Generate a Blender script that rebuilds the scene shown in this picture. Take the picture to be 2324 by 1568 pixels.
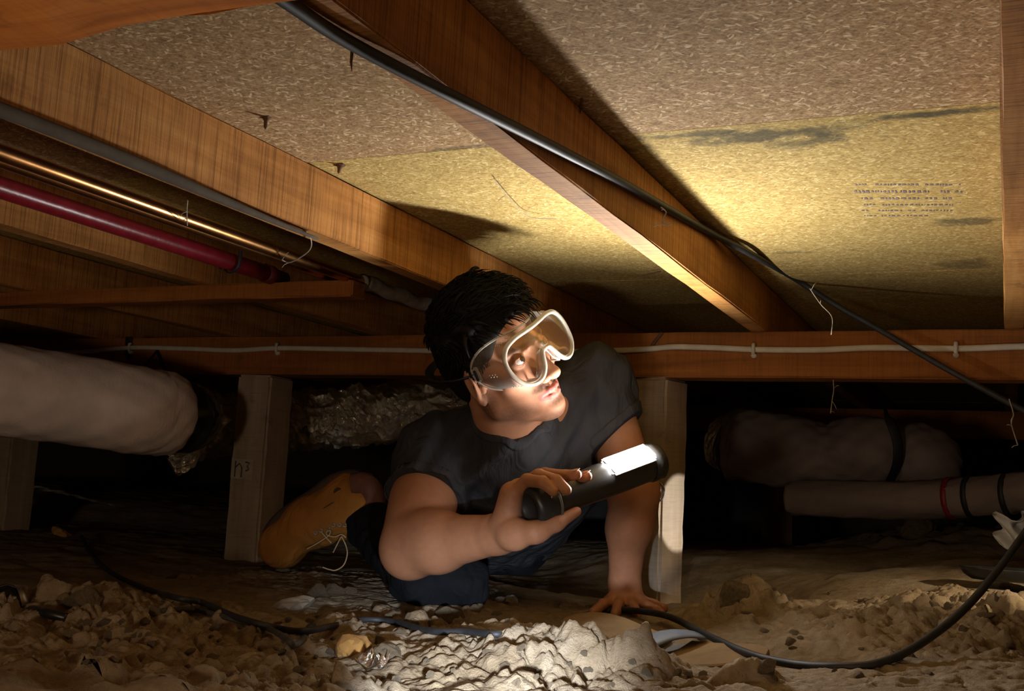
import bpy, bmesh, math, random
import numpy as np
from mathutils import Vector, Matrix

for o in list(bpy.data.objects):
    bpy.data.objects.remove(o, do_unlink=True)
scene = bpy.context.scene
COL = scene.collection
random.seed(7)
rng = np.random.default_rng(11)

# ------------------------------------------------------------------ camera
# World: +Y runs along the floor joists, +X along the bearers, +Z up, camera at the origin
# (about 0.22 m above the soil, which is at z = -0.222).
IW, IH, F = 2324.0, 1568.0, 2500.0
CX, CY = IW / 2, IH / 2
_a, _b, _s = 2285 - CX, 1165 - CY, 0.052
_ey = np.array([_a, _b, F]); _ey /= np.linalg.norm(_ey)
_u = (-F * F - (_b - _s * _a) * _b) / (_a + _s * _b)
_ex = -np.array([_u, _b - _s * (_a - _u), F]); _ex /= np.linalg.norm(_ex)
_ez = np.cross(_ex, _ey)
if _ez[1] > 0: _ez = -_ez
R = np.array([_ex, _ey, _ez])          # camera axes (right, down, forward) -> world

def W(px, py, d):                       # a point at depth d in front of the lens
    return R @ np.array([(px - CX) / F * d, (py - CY) / F * d, d])
def ray(px, py): return R @ np.array([px - CX, py - CY, F])
def onz(px, py, z): d = ray(px, py); return d * (z / d[2])
def onx(px, py, x): d = ray(px, py); return d * (x / d[0])
def ony(px, py, y): d = ray(px, py); return d * (y / d[1])
def camdir(x, y, z): v = R @ np.array([x, y, z], float); return v / np.linalg.norm(v)

cam_data = bpy.data.cameras.new('camera')
cam = bpy.data.objects.new('camera', cam_data); COL.objects.link(cam)
cam_data.sensor_width = 36.0
cam_data.lens = F * 36.0 / IW
cam_data.clip_start = 0.02
r_, u_, b_ = R @ np.array([1, 0, 0]), R @ np.array([0, -1, 0]), R @ np.array([0, 0, -1])
cam.matrix_world = Matrix(((r_[0], u_[0], b_[0], 0), (r_[1], u_[1], b_[1], 0), (r_[2], u_[2], b_[2], 0), (0, 0, 0, 1)))
scene.camera = cam

# ------------------------------------------------------------------ world, lights, exposure
world = bpy.data.worlds.new('dark'); scene.world = world; world.use_nodes = True
world.node_tree.nodes['Background'].inputs[0].default_value = (1.0, 0.72, 0.52, 1)
world.node_tree.nodes['Background'].inputs[1].default_value = 0.0
scene.view_settings.view_transform = 'Standard'
scene.view_settings.look = 'None'
scene.view_settings.gamma = 1.0
scene.view_settings.use_curve_mapping = False
scene.view_settings.exposure = 0.0
TORCH_STRENGTH = 830.0

def spot(name, loc, target, power, angle, blend, radius, color):
    l = bpy.data.lights.new(name, 'SPOT'); l.energy = power; l.spot_size = math.radians(angle)
    l.spot_blend = blend; l.shadow_soft_size = radius; l.color = color
    o = bpy.data.objects.new(name, l); COL.objects.link(o); o.location = loc
    o.rotation_euler = (Vector(target) - Vector(loc)).to_track_quat('-Z', 'Y').to_euler()
    return o
# the photographer's torch, resting low in front of the soil heap
spot('ground_torch', W(1120, 1660, 0.72), W(1120, 1640, 1.22), 95.0, 41, 1.0, 0.012, (0.78, 0.88, 1.0))
# a second helper's torch outside the frame on the right, shining across at the post
spot('side_torch', (0.46, 2.06, -0.07), W(1556, 1166, 2.33), 80.0, 8.4, 0.12, 0.006, (1.0, 1.0, 0.93))
# an added spot beside it, giving the side torch's spill onto the soil
spot('side_torch_spill', (0.34, 1.95, 0.12), W(2230, 1330, 1.95), 13.0, 54, 0.6, 0.01, (1.0, 0.80, 0.52))
# unseen warm fill light, added behind the camera on its left
lf = bpy.data.lights.new('fill_light', 'POINT'); lf.energy = 27.0; lf.color = (1.0, 0.76, 0.52); lf.shadow_soft_size = 0.08
lo = bpy.data.objects.new('fill_light', lf); COL.objects.link(lo); lo.location = (-0.5, -0.72, -0.10)

# ------------------------------------------------------------------ helpers
def link_mesh(name, verts, faces, mat, parent=None, smooth=False):
    me = bpy.data.meshes.new(name)
    me.from_pydata([tuple(map(float, v)) for v in verts], [], [tuple(map(int, f)) for f in faces])
    me.update()
    if smooth: me.polygons.foreach_set('use_smooth', [True] * len(me.polygons))
    o = bpy.data.objects.new(name, me); COL.objects.link(o)
    if mat: me.materials.append(mat)
    if parent: o.parent = parent
    return o
def tag(o, label=None, cat=None, group=None, kind=None):
    if label: o['label'] = label
    if cat: o['category'] = cat
    if group: o['group'] = group
    if kind: o['kind'] = kind
    return o
def empty(name, loc=(0, 0, 0)):
    o = bpy.data.objects.new(name, None); COL.objects.link(o); o.location = tuple(map(float, loc))
    o.empty_display_size = 0.02
    return o
def under(child, parent):               # keep world placement while parenting to an Empty that was moved
    child.parent = parent
    child.matrix_parent_inverse = Matrix.Translation(parent.location).inverted()
    return child
def box(name, x0, x1, y0, y1, z0, z1, mat, parent=None, bevel=0.003, rough=0.0, cuts=0, axis=1):
    bm = bmesh.new()
    bmesh.ops.create_cube(bm, size=1.0)
    for v in bm.verts:
        v.co = Vector(((x0 + x1) / 2 + v.co.x * (x1 - x0), (y0 + y1) / 2 + v.co.y * (y1 - y0), (z0 + z1) / 2 + v.co.z * (z1 - z0)))
    if cuts:
        es = [e for e in bm.edges if abs((e.verts[0].co - e.verts[1].co)[axis]) > 1e-4]
        bmesh.ops.subdivide_edges(bm, edges=es, cuts=cuts)
    if bevel:
        es = [e for e in bm.edges if e.is_manifold and e.calc_face_angle(0) > 0.5]
        bmesh.ops.bevel(bm, geom=es, offset=bevel, segments=2, affect='EDGES')
    if rough:
        for v in bm.verts:
            v.co += Vector((random.uniform(-rough, rough), random.uniform(-rough, rough) if axis != 1 else 0, random.uniform(-rough, rough)))
    me = bpy.data.meshes.new(name); bm.to_mesh(me); bm.free()
    me.materials.append(mat)
    o = bpy.data.objects.new(name, me); COL.objects.link(o)
    if parent: o.parent = parent
    return o
def spline(pts, n=12, closed=False):
    P = [np.array(p, float) for p in pts]; out = []
    m = len(P)
    for i in range(m if closed else m - 1):
        if closed: p0, p1, p2, p3 = P[i - 1], P[i], P[(i + 1) % m], P[(i + 2) % m]
        else: p0, p1, p2, p3 = P[max(i - 1, 0)], P[i], P[i + 1], P[min(i + 2, m - 1)]
        for k in range(n):
            t = k / n
            out.append(0.5 * ((2 * p1) + (-p0 + p2) * t + (2 * p0 - 5 * p1 + 4 * p2 - p3) * t * t + (-p0 + 3 * p1 - 3 * p2 + p3) * t ** 3))
    if not closed: out.append(P[-1])
    return out
def tube_geo(pts, r, sides=10, closed=False, caps=True, flat=1.0, flatdir=None):
    pts = [np.array(p, float) for p in pts]; n = len(pts)
    V, Fc = [], []
    prev = None
    for i, p in enumerate(pts):
        a = pts[(i - 1) % n] if (closed or i > 0) else pts[0]
        b = pts[(i + 1) % n] if (closed or i < n - 1) else pts[-1]
        t = b - a; t /= (np.linalg.norm(t) + 1e-12)
        if flatdir is not None: ref = np.array(flatdir, float)
        elif prev is None: ref = np.array([0, 0, 1.0]) if abs(t[2]) < 0.9 else np.array([1.0, 0, 0])
        else: ref = prev
        s = ref - t * np.dot(ref, t); s /= (np.linalg.norm(s) + 1e-12); prev = s
        q = np.cross(t, s)
        rr = r[i] if hasattr(r, '__len__') else r
        for k in range(sides):
            an = 2 * math.pi * k / sides
            V.append(p + s * math.cos(an) * rr * flat + q * math.sin(an) * rr)
    m = n if closed else n - 1
    for i in range(m):
        for k in range(sides):
            j = (i + 1) % n
            Fc.append((i * sides + k, i * sides + (k + 1) % sides, j * sides + (k + 1) % sides, j * sides + k))
    if caps and not closed:
        Fc.append(tuple(range(sides - 1, -1, -1))); Fc.append(tuple((n - 1) * sides + k for k in range(sides)))
    return V, Fc
def tube(name, pts, r, mat, parent=None, sides=10, **kw):
    V, Fc = tube_geo(pts, r, sides, **kw)
    return link_mesh(name, V, Fc, mat, parent, True)
def joined(name, geos, mat, parent=None, smooth=True):
    V, Fc = [], []
    for v, f in geos:
        o = len(V); V += list(v); Fc += [tuple(i + o for i in q) for q in f]
    return link_mesh(name, V, Fc, mat, parent, smooth)
def lathe_geo(p0, axis, profile, sides=32, side=None):
    axis = np.array(axis, float); axis /= np.linalg.norm(axis)
    ref = np.array([0, 0, 1.0]) if abs(axis[2]) < 0.9 else np.array([1.0, 0, 0])
    s = ref - axis * np.dot(ref, axis); s /= np.linalg.norm(s); q = np.cross(axis, s)
    V, Fc = [], []
    for (t, rr) in profile:
        for k in range(sides):
            an = 2 * math.pi * k / sides
            V.append(np.array(p0) + axis * t + (s * math.cos(an) + q * math.sin(an)) * max(rr, 1e-5))
    for i in range(len(profile) - 1):
        for k in range(sides):
            Fc.append((i * sides + k, i * sides + (k + 1) % sides, (i + 1) * sides + (k + 1) % sides, (i + 1) * sides + k))
    return V, Fc

# ---- noise in numpy
def _hash(ix, iy, s):
    v = np.sin(ix * 127.1 + iy * 311.7 + s * 74.7) * 43758.5453
    return v - np.floor(v)
def vnoise(x, y, s=0.0):
    ix, iy = np.floor(x), np.floor(y); fx, fy = x - ix, y - iy
    fx = fx * fx * (3 - 2 * fx); fy = fy * fy * (3 - 2 * fy)
    a, b = _hash(ix, iy, s), _hash(ix + 1, iy, s); c, d = _hash(ix, iy + 1, s), _hash(ix + 1, iy + 1, s)
    return (a * (1 - fx) + b * fx) * (1 - fy) + (c * (1 - fx) + d * fx) * fy - 0.5
def worley(x, y, s=0.0):
    ix, iy = np.floor(x), np.floor(y)
    f1 = np.full(x.shape, 9.0); f2 = np.full(x.shape, 9.0); idv = np.zeros(x.shape)
    for dx in (-1, 0, 1):
        for dy in (-1, 0, 1):
            jx, jy = ix + dx, iy + dy
            px = jx + _hash(jx, jy, s); py = jy + _hash(jx, jy, s + 5.3)
            d = np.hypot(px - x, py - y)
            n = d < f1
            f2 = np.where(n, f1, np.minimum(f2, d)); idv = np.where(n, _hash(jx, jy, s + 9.1), idv); f1 = np.where(n, d, f1)
    return f1, f2, idv
def noise3(p, s=0.0):                   # cheap smooth 3-D pseudo noise
    x, y, z = p[..., 0], p[..., 1], p[..., 2]
    return (np.sin(x * 1.7 + 1.3 * np.sin(y * 1.9 + s) + s) + np.sin(y * 2.1 + 1.2 * np.sin(z * 1.6 + 2 * s) + 1.7 * s) + np.sin(z * 1.9 + 1.4 * np.sin(x * 2.2 + s) + 0.6 * s)) / 3

# ---- signed distance modelling
class Sdf:
    def __init__(self, lo, hi, h):
        self.lo = np.array(lo, float); self.h = h
        self.n = np.ceil((np.array(hi) - self.lo) / h).astype(int) + 1
        self.a = np.full(tuple(self.n), 0.5, np.float32)
    def clone(self, fill=None):
        c = object.__new__(Sdf); c.lo, c.h, c.n = self.lo, self.h, self.n
        c.a = self.a.copy() if fill is None else np.full_like(self.a, fill); return c
    def win(self, lo, hi, pad):
        i0 = np.clip(np.floor((np.array(lo) - pad - self.lo) / self.h).astype(int), 0, self.n)
        i1 = np.clip(np.ceil((np.array(hi) + pad - self.lo) / self.h).astype(int) + 1, 0, self.n)
        sl = tuple(slice(i0[k], i1[k]) for k in range(3))
        g = [(np.arange(i0[k], i1[k]) * self.h + self.lo[k]).astype(np.float32) for k in range(3)]
        return sl, g[0][:, None, None], g[1][None, :, None], g[2][None, None, :]
    def put(self, sl, d, k, sub=False):
        a = self.a[sl]
        if a.size == 0: return
        if sub:
            d = -d
            if k <= 0: self.a[sl] = np.maximum(a, d); return
            hh = np.clip(0.5 - 0.5 * (d - a) / k, 0, 1)
            self.a[sl] = d * (1 - hh) + a * hh + k * hh * (1 - hh); return
        if k <= 0: self.a[sl] = np.minimum(a, d); return
        hh = np.clip(0.5 + 0.5 * (d - a) / k, 0, 1)
        self.a[sl] = d * (1 - hh) + a * hh - k * hh * (1 - hh)
    def cap(self, p, q, r0, r1=None, k=0.01, sub=False):
        r1 = r0 if r1 is None else r1
        p = np.array(p, float); q = np.array(q, float); rm = max(r0, r1)
        sl, x, y, z = self.win(np.minimum(p, q) - rm, np.maximum(p, q) + rm, k + 0.02)
        ba = q - p; L = max(float(ba @ ba), 1e-9)
        t = np.clip(((x - p[0]) * ba[0] + (y - p[1]) * ba[1] + (z - p[2]) * ba[2]) / L, 0, 1)
        d = np.sqrt((x - p[0] - ba[0] * t) ** 2 + (y - p[1] - ba[1] * t) ** 2 + (z - p[2] - ba[2] * t) ** 2) - (r0 + (r1 - r0) * t)
        self.put(sl, d.astype(np.float32), k, sub)
    def chain(self, pts, rs, k=0.01):
        for i in range(len(pts) - 1): self.cap(pts[i], pts[i + 1], rs[i], rs[i + 1], k)
    def ell(self, c, rad, M=None, k=0.01, sub=False):
        c = np.array(c, float); rad = np.array(rad, float); M = np.eye(3) if M is None else np.array(M)   # rows of M: local axes
        ext = np.sqrt(((M.T * rad) ** 2).sum(1))
        sl, x, y, z = self.win(c - ext, c + ext, k + 0.02)
        X, Y, Z = x - c[0], y - c[1], z - c[2]
        l = [(M[i][0] * X + M[i][1] * Y + M[i][2] * Z) for i in range(3)]
        k0 = np.sqrt(sum((l[i] / rad[i]) ** 2 for i in range(3))); k1 = np.sqrt(sum((l[i] / rad[i] ** 2) ** 2 for i in range(3)))
        d = k0 * (k0 - 1) / np.maximum(k1, 1e-6)
        self.put(sl, d.astype(np.float32), k, sub)
    def plane(self, p, n, keep_below=True):       # keep the side the normal points away from
        n = np.array(n, float) / np.linalg.norm(n)
        sl, x, y, z = self.win(self.lo, self.lo + self.n * self.h, 0)
        d = (x - p[0]) * n[0] + (y - p[1]) * n[1] + (z - p[2]) * n[2]
        self.a = np.maximum(self.a, d.astype(np.float32))
    def add(self, fn):
        sl, x, y, z = self.win(self.lo, self.lo + self.n * self.h, 0)
        self.a = self.a + fn(x, y, z).astype(np.float32)
    def mesh(self):
        a = self.a; s = (a < 0)
        c = np.zeros(tuple(self.n - 1), np.int8)
        for dx in (0, 1):
            for dy in (0, 1):
                for dz in (0, 1):
                    c += s[dx:self.n[0] - 1 + dx, dy:self.n[1] - 1 + dy, dz:self.n[2] - 1 + dz]
        act = (c > 0) & (c < 8)
        ijk = np.argwhere(act); idx = np.full(act.shape, -1, np.int32); idx[act] = np.arange(len(ijk))
        cor = np.array([(x, y, z) for x in (0, 1) for y in (0, 1) for z in (0, 1)])
        val = np.stack([a[ijk[:, 0] + q[0], ijk[:, 1] + q[1], ijk[:, 2] + q[2]] for q in cor], 1)
        acc = np.zeros((len(ijk), 3)); cnt = np.zeros(len(ijk))
        for i in range(8):
            for j in range(i + 1, 8):
                if np.abs(cor[i] - cor[j]).sum() != 1: continue
                va, vb = val[:, i], val[:, j]; m = (va < 0) != (vb < 0)
                t = np.where(m, va / np.where(m, va - vb, 1), 0)
                acc += np.where(m[:, None], cor[i] + t[:, None] * (cor[j] - cor[i]), 0); cnt += m
        V = self.lo + (ijk + acc / cnt[:, None]) * self.h
        faces = []
        for ax in range(3):
            b, cc = [(1, 2), (2, 0), (0, 1)][ax]
            s0 = np.take(s, range(0, self.n[ax] - 1), ax); s1 = np.take(s, range(1, self.n[ax]), ax)
            e = np.argwhere(s0 != s1)
            ok = (e[:, b] > 0) & (e[:, cc] > 0) & (e[:, b] < self.n[b] - 1) & (e[:, cc] < self.n[cc] - 1); e = e[ok]
            flip = ~s0[e[:, 0], e[:, 1], e[:, 2]]
            q = []
            for (db, dc) in ((-1, -1), (0, -1), (0, 0), (-1, 0)):
                f = e.copy(); f[:, b] += db; f[:, cc] += dc
                q.append(idx[f[:, 0], f[:, 1], f[:, 2]])
            q = np.stack(q, 1); q[flip] = q[flip][:, ::-1]
            faces.append(q)
        return V, np.concatenate(faces)
def sdf_obj(name, parts, mat, parent=None, colour=None):
    V = np.concatenate([p[0] for p in parts]); off = 0; Fs = []
    for v, f in parts: Fs.append(f + off); off += len(v)
    Fs = np.concatenate(Fs)
    me = bpy.data.meshes.new(name)
    me.vertices.add(len(V)); me.vertices.foreach_set('co', V.astype(np.float32).ravel())
    me.loops.add(Fs.size); me.loops.foreach_set('vertex_index', Fs.ravel().astype(np.int32))
    me.polygons.add(len(Fs)); me.polygons.foreach_set('loop_start', np.arange(0, Fs.size, 4, dtype=np.int32))
    me.polygons.foreach_set('loop_total', np.full(len(Fs), 4, np.int32))
    me.update(calc_edges=True); me.validate()
    me.polygons.foreach_set('use_smooth', [True] * len(me.polygons))
    if colour is not None:
        at = me.color_attributes.new('Col', 'FLOAT_COLOR', 'POINT')
        at.data.foreach_set('color', np.concatenate([colour, np.ones((len(colour), 1))], 1).astype(np.float32).ravel())
    me.materials.append(mat)
    o = bpy.data.objects.new(name, me); COL.objects.link(o)
    if parent: o.parent = parent
    return o

# ------------------------------------------------------------------ materials
def new_mat(name):
    m = bpy.data.materials.new(name); m.use_nodes = True
    nt = m.node_tree; bs = nt.nodes['Principled BSDF']
    return m, nt, bs
def N(nt, t, **kw):
    n = nt.nodes.new(t)
    for k, v in kw.items(): setattr(n, k, v)
    return n
def L(nt, a, b): nt.links.new(a, b)
def ramp(nt, fac, stops):
    r = N(nt, 'ShaderNodeValToRGB'); L(nt, fac, r.inputs[0])
    el = r.color_ramp.elements
    while len(el) < len(stops): el.new(0.5)
    for e, (p, c) in zip(el, stops): e.position = p; e.color = (*c, 1)
    return r.outputs[0]
def mixc(nt, fac, a, b, mode='MIX'):
    m = N(nt, 'ShaderNodeMix', data_type='RGBA', blend_type=mode)
    if hasattr(fac, 'is_linked'): L(nt, fac, m.inputs[0])
    else: m.inputs[0].default_value = fac
    for i, v in ((6, a), (7, b)):
        if hasattr(v, 'is_linked'): L(nt, v, m.inputs[i])
        else: m.inputs[i].default_value = (*v, 1)
    return m.outputs[2]
def coords(nt, scale=(1, 1, 1), rot=(0, 0, 0)):
    tc = N(nt, 'ShaderNodeTexCoord'); mp = N(nt, 'ShaderNodeMapping')
    mp.inputs['Scale'].default_value = scale; mp.inputs['Rotation'].default_value = rot
    L(nt, tc.outputs['Object'], mp.inputs[0]); return mp.outputs[0]
def noise(nt, vec, scale, detail=6, rough=0.6, dist=0.0):
    n = N(nt, 'ShaderNodeTexNoise'); n.inputs['Scale'].default_value = scale; n.inputs['Detail'].default_value = detail
    n.inputs['Roughness'].default_value = rough; n.inputs['Distortion'].default_value = dist
    L(nt, vec, n.inputs['Vector']); return n.outputs[0]
def bump(nt, bs, h, strength, dist):
    b = N(nt, 'ShaderNodeBump'); b.inputs['Strength'].default_value = strength; b.inputs['Distance'].default_value = dist
    L(nt, h, b.inputs['Height']); L(nt, b.outputs[0], bs.inputs['Normal']); return b
def plain(name, col, rough=0.6, metal=0.0, spec=0.5, nscale=40, nvar=0.25, bstr=0.15, bdist=0.001):
    m, nt, bs = new_mat(name)
    v = coords(nt); n = noise(nt, v, nscale)
    c = ramp(nt, n, [(0.25, tuple(x * (1 - nvar) for x in col)), (0.75, tuple(min(1, x * (1 + nvar)) for x in col))])
    L(nt, c, bs.inputs['Base Color']); bs.inputs['Roughness'].default_value = rough
    bs.inputs['Metallic'].default_value = metal; bs.inputs['Specular IOR Level'].default_value = spec
    if bstr: bump(nt, bs, n, bstr, bdist)
    return m
def wood(name, dark, mid, light, axis='Y', saw=0.5, rough=0.75, grain=1.0):
    m, nt, bs = new_mat(name)
    st = {'Y': (26, 1.6, 26), 'X': (1.6, 26, 26), 'Z': (26, 26, 1.6)}[axis]
    v = coords(nt, st); g = noise(nt, v, 1.2 * grain, 8, 0.65, 0.6)
    c = ramp(nt, g, [(0.22, dark), (0.5, mid), (0.78, light)])
    big = noise(nt, coords(nt), 5, 3)
    c = mixc(nt, 0.55, c, ramp(nt, big, [(0.3, (0.55, 0.5, 0.45)), (0.7, (1.1, 1.1, 1.1))]), 'MULTIPLY')
    # saw marks across the grain
    ss = {'Y': (14, 260, 6), 'X': (260, 14, 6), 'Z': (14, 14, 260)}[axis]
    sn = noise(nt, coords(nt, ss), 1.0, 4, 0.7)
    c = mixc(nt, saw, c, ramp(nt, sn, [(0.36, (0.30, 0.24, 0.17)), (0.54, (1, 1, 1))]), 'MULTIPLY')
    blot = noise(nt, coords(nt), 14, 6, 0.7)
    c = mixc(nt, ramp(nt, blot, [(0.60, (0, 0, 0)), (0.72, (0.5, 0.5, 0.5))]), c, tuple(x * 0.35 for x in dark))
    L(nt, c, bs.inputs['Base Color']); bs.inputs['Roughness'].default_value = rough
    bs.inputs['Specular IOR Level'].default_value = 0.25
    ad = N(nt, 'ShaderNodeMath', operation='ADD'); L(nt, g, ad.inputs[0]); L(nt, sn, ad.inputs[1])
    bump(nt, bs, ad.outputs[0], 0.5, 0.0012)
    return m

WOOD_J = wood('joist_wood', (0.29, 0.115, 0.024), (0.53, 0.245, 0.066), (0.68, 0.37, 0.12), saw=0.65)
WOOD_B = wood('bearer_wood', (0.17, 0.058, 0.012), (0.30, 0.108, 0.022), (0.40, 0.16, 0.037), axis='X', saw=0.3)
WOOD_N = wood('rough_bearer_wood', (0.30, 0.09, 0.014), (0.66, 0.24, 0.048), (0.80, 0.34, 0.08), axis='X', saw=0.15, grain=1.6)
WOOD_S = wood('stump_wood', (0.24, 0.175, 0.125), (0.36, 0.275, 0.20), (0.46, 0.36, 0.27), axis='Z', saw=0.15)

def particleboard(name, lowc, midc, hic):
    m, nt, bs = new_mat(name)
    layers = []
    for i, (sc, rot) in enumerate((((140, 420, 1), 0.2), ((150, 400, 1), -0.55), ((150, 400, 1), 1.0), ((160, 380, 1), 2.1))):
        v = coords(nt, (1, 1, 1), (0, 0, rot))
        d = N(nt, 'ShaderNodeTexNoise'); d.inputs['Scale'].default_value = 30; L(nt, v, d.inputs['Vector'])
        mx = N(nt, 'ShaderNodeMix', data_type='RGBA', blend_type='LINEAR_LIGHT'); mx.inputs[0].default_value = 0.005
        L(nt, v, mx.inputs[6]); L(nt, d.outputs[1], mx.inputs[7])
        mp = N(nt, 'ShaderNodeMapping'); mp.inputs['Scale'].default_value = sc; L(nt, mx.outputs[2], mp.inputs[0])
        vo = N(nt, 'ShaderNodeTexVoronoi'); vo.inputs['Scale'].default_value = 1.0; L(nt, mp.outputs[0], vo.inputs['Vector'])
        sp = N(nt, 'ShaderNodeSeparateColor'); L(nt, vo.outputs['Color'], sp.inputs[0])
        layers.append((sp.outputs[0], vo.outputs['Distance']))
    cs = [ramp(nt, l[0], [(0.0, tuple(x * .62 for x in lowc)), (0.35, lowc), (0.7, midc), (1.0, tuple(.5 * (x + y) for x, y in zip(midc, hic)))]) for l in layers]
    c = mixc(nt, 0.5, cs[0], cs[1]); c = mixc(nt, 0.33, c, cs[2]); c = mixc(nt, 0.25, c, cs[3])
    for l, th in ((layers[0], .965), (layers[2], .975), (layers[3], .975), (layers[1], .97)):
        c = mixc(nt, ramp(nt, l[0], [(th, (0, 0, 0)), (th + .012, (.55, .55, .55))]), c, hic)
    fine = noise(nt, coords(nt), 260, 4, 0.7)
    c = mixc(nt, 0.5, c, ramp(nt, fine, [(0.3, (0.5, 0.46, 0.4)), (0.6, (1.1, 1.1, 1.1))]), 'MULTIPLY')
    big = noise(nt, coords(nt), 3.5, 4)
    c = mixc(nt, 0.4, c, ramp(nt, big, [(0.3, (0.72, 0.68, 0.6)), (0.7, (1.1, 1.1, 1.08))]), 'MULTIPLY')
    # water and mould stains with shapes of their own
    tc = N(nt, 'ShaderNodeTexCoord')
    wn = N(nt, 'ShaderNodeTexNoise'); wn.inputs['Scale'].default_value = 26; wn.inputs['Detail'].default_value = 5; L(nt, tc.outputs['Object'], wn.inputs['Vector'])
    for (px, py, rx, ry, amt) in STAINS:
        p = onz(px, py, CEIL)
        mp = N(nt, 'ShaderNodeMapping', vector_type='POINT')
        mp.inputs['Location'].default_value = (-p[0] / rx, -p[1] / ry, 0); mp.inputs['Scale'].default_value = (1 / rx, 1 / ry, 0)
        L(nt, tc.outputs['Object'], mp.inputs[0])
        ln = N(nt, 'ShaderNodeVectorMath', operation='LENGTH'); L(nt, mp.outputs[0], ln.inputs[0])
        ma = N(nt, 'ShaderNodeMath', operation='MULTIPLY_ADD'); L(nt, wn.outputs[0], ma.inputs[0]); ma.inputs[1].default_value = 2.0; L(nt, ln.outputs['Value'], ma.inputs[2])
        f = ramp(nt, ma.outputs[0], [(0.0, (amt,) * 3), (0.0, (amt,) * 3)])
        rn = f.node.color_ramp.elements; 
        mr = N(nt, 'ShaderNodeMapRange'); L(nt, ma.outputs[0], mr.inputs[0])
        mr.inputs[1].default_value = 1.35; mr.inputs[2].default_value = 1.85; mr.inputs[3].default_value = amt; mr.inputs[4].default_value = 0.0
        c = mixc(nt, mr.outputs[0], c, (0.045, 0.045, 0.03))
    L(nt, c, bs.inputs['Base Color']); bs.inputs['Roughness'].default_value = 0.85; bs.inputs['Specular IOR Level'].default_value = 0.1
    ad = N(nt, 'ShaderNodeMath', operation='ADD'); L(nt, layers[0][0], ad.inputs[0]); L(nt, fine, ad.inputs[1])
    bump(nt, bs, ad.outputs[0], 0.35, 0.0008)
    return m
CEIL, JB = 0.4386, 0.345                # underside of the floor sheets, underside of the joists (top of the bearers)
BB = 0.249                               # underside of the bearers
STAINS = [(1720, 312, 0.14, 0.036, 0.8), (1830, 325, 0.10, 0.03, 0.7), (1580, 306, 0.11, 0.016, 0.65), (2110, 262, 0.13, 0.016, 0.85), (2190, 505, 0.07, 0.03, 0.65), (2200, 600, 0.06, 0.06, 0.5), (1800, 575, 0.05, 0.014, 0.5), (1050, 336, 0.14, 0.012, 0.5), (1380, 345, 0.05, 0.03, 0.6)]
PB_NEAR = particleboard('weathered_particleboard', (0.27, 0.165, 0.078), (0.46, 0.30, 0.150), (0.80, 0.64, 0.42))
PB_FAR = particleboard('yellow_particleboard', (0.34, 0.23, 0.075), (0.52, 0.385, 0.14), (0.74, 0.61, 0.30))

def soil_mat():
    m, nt, bs = new_mat('soil')
    v = coords(nt); a = noise(nt, v, 6, 5); b = noise(nt, v, 60, 8, 0.7); d = noise(nt, v, 300, 4, 0.7)
    c = ramp(nt, a, [(0.3, (0.25, 0.182, 0.112)), (0.5, (0.34, 0.262, 0.175)), (0.7, (0.41, 0.345, 0.265))])
    c = mixc(nt, 0.7, c, ramp(nt, b, [(0.3, (0.55, 0.5, 0.45)), (0.7, (1.15, 1.15, 1.15))]), 'MULTIPLY')
    sp = noise(nt, v, 22, 3); c = mixc(nt, ramp(nt, sp, [(0.66, (0, 0, 0)), (0.74, (0.5, 0.5, 0.5))]), c, (0.42, 0.30, 0.12))
    L(nt, c, bs.inputs['Base Color']); bs.inputs['Roughness'].default_value = 0.95; bs.inputs['Specular IOR Level'].default_value = 0.12
    ad = N(nt, 'ShaderNodeMath', operation='MULTIPLY_ADD'); L(nt, d, ad.inputs[0]); ad.inputs[1].default_value = 0.5; L(nt, b, ad.inputs[2])
    bump(nt, bs, ad.outputs[0], 1.0, 0.006)
    return m
SOIL = soil_mat()

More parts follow.
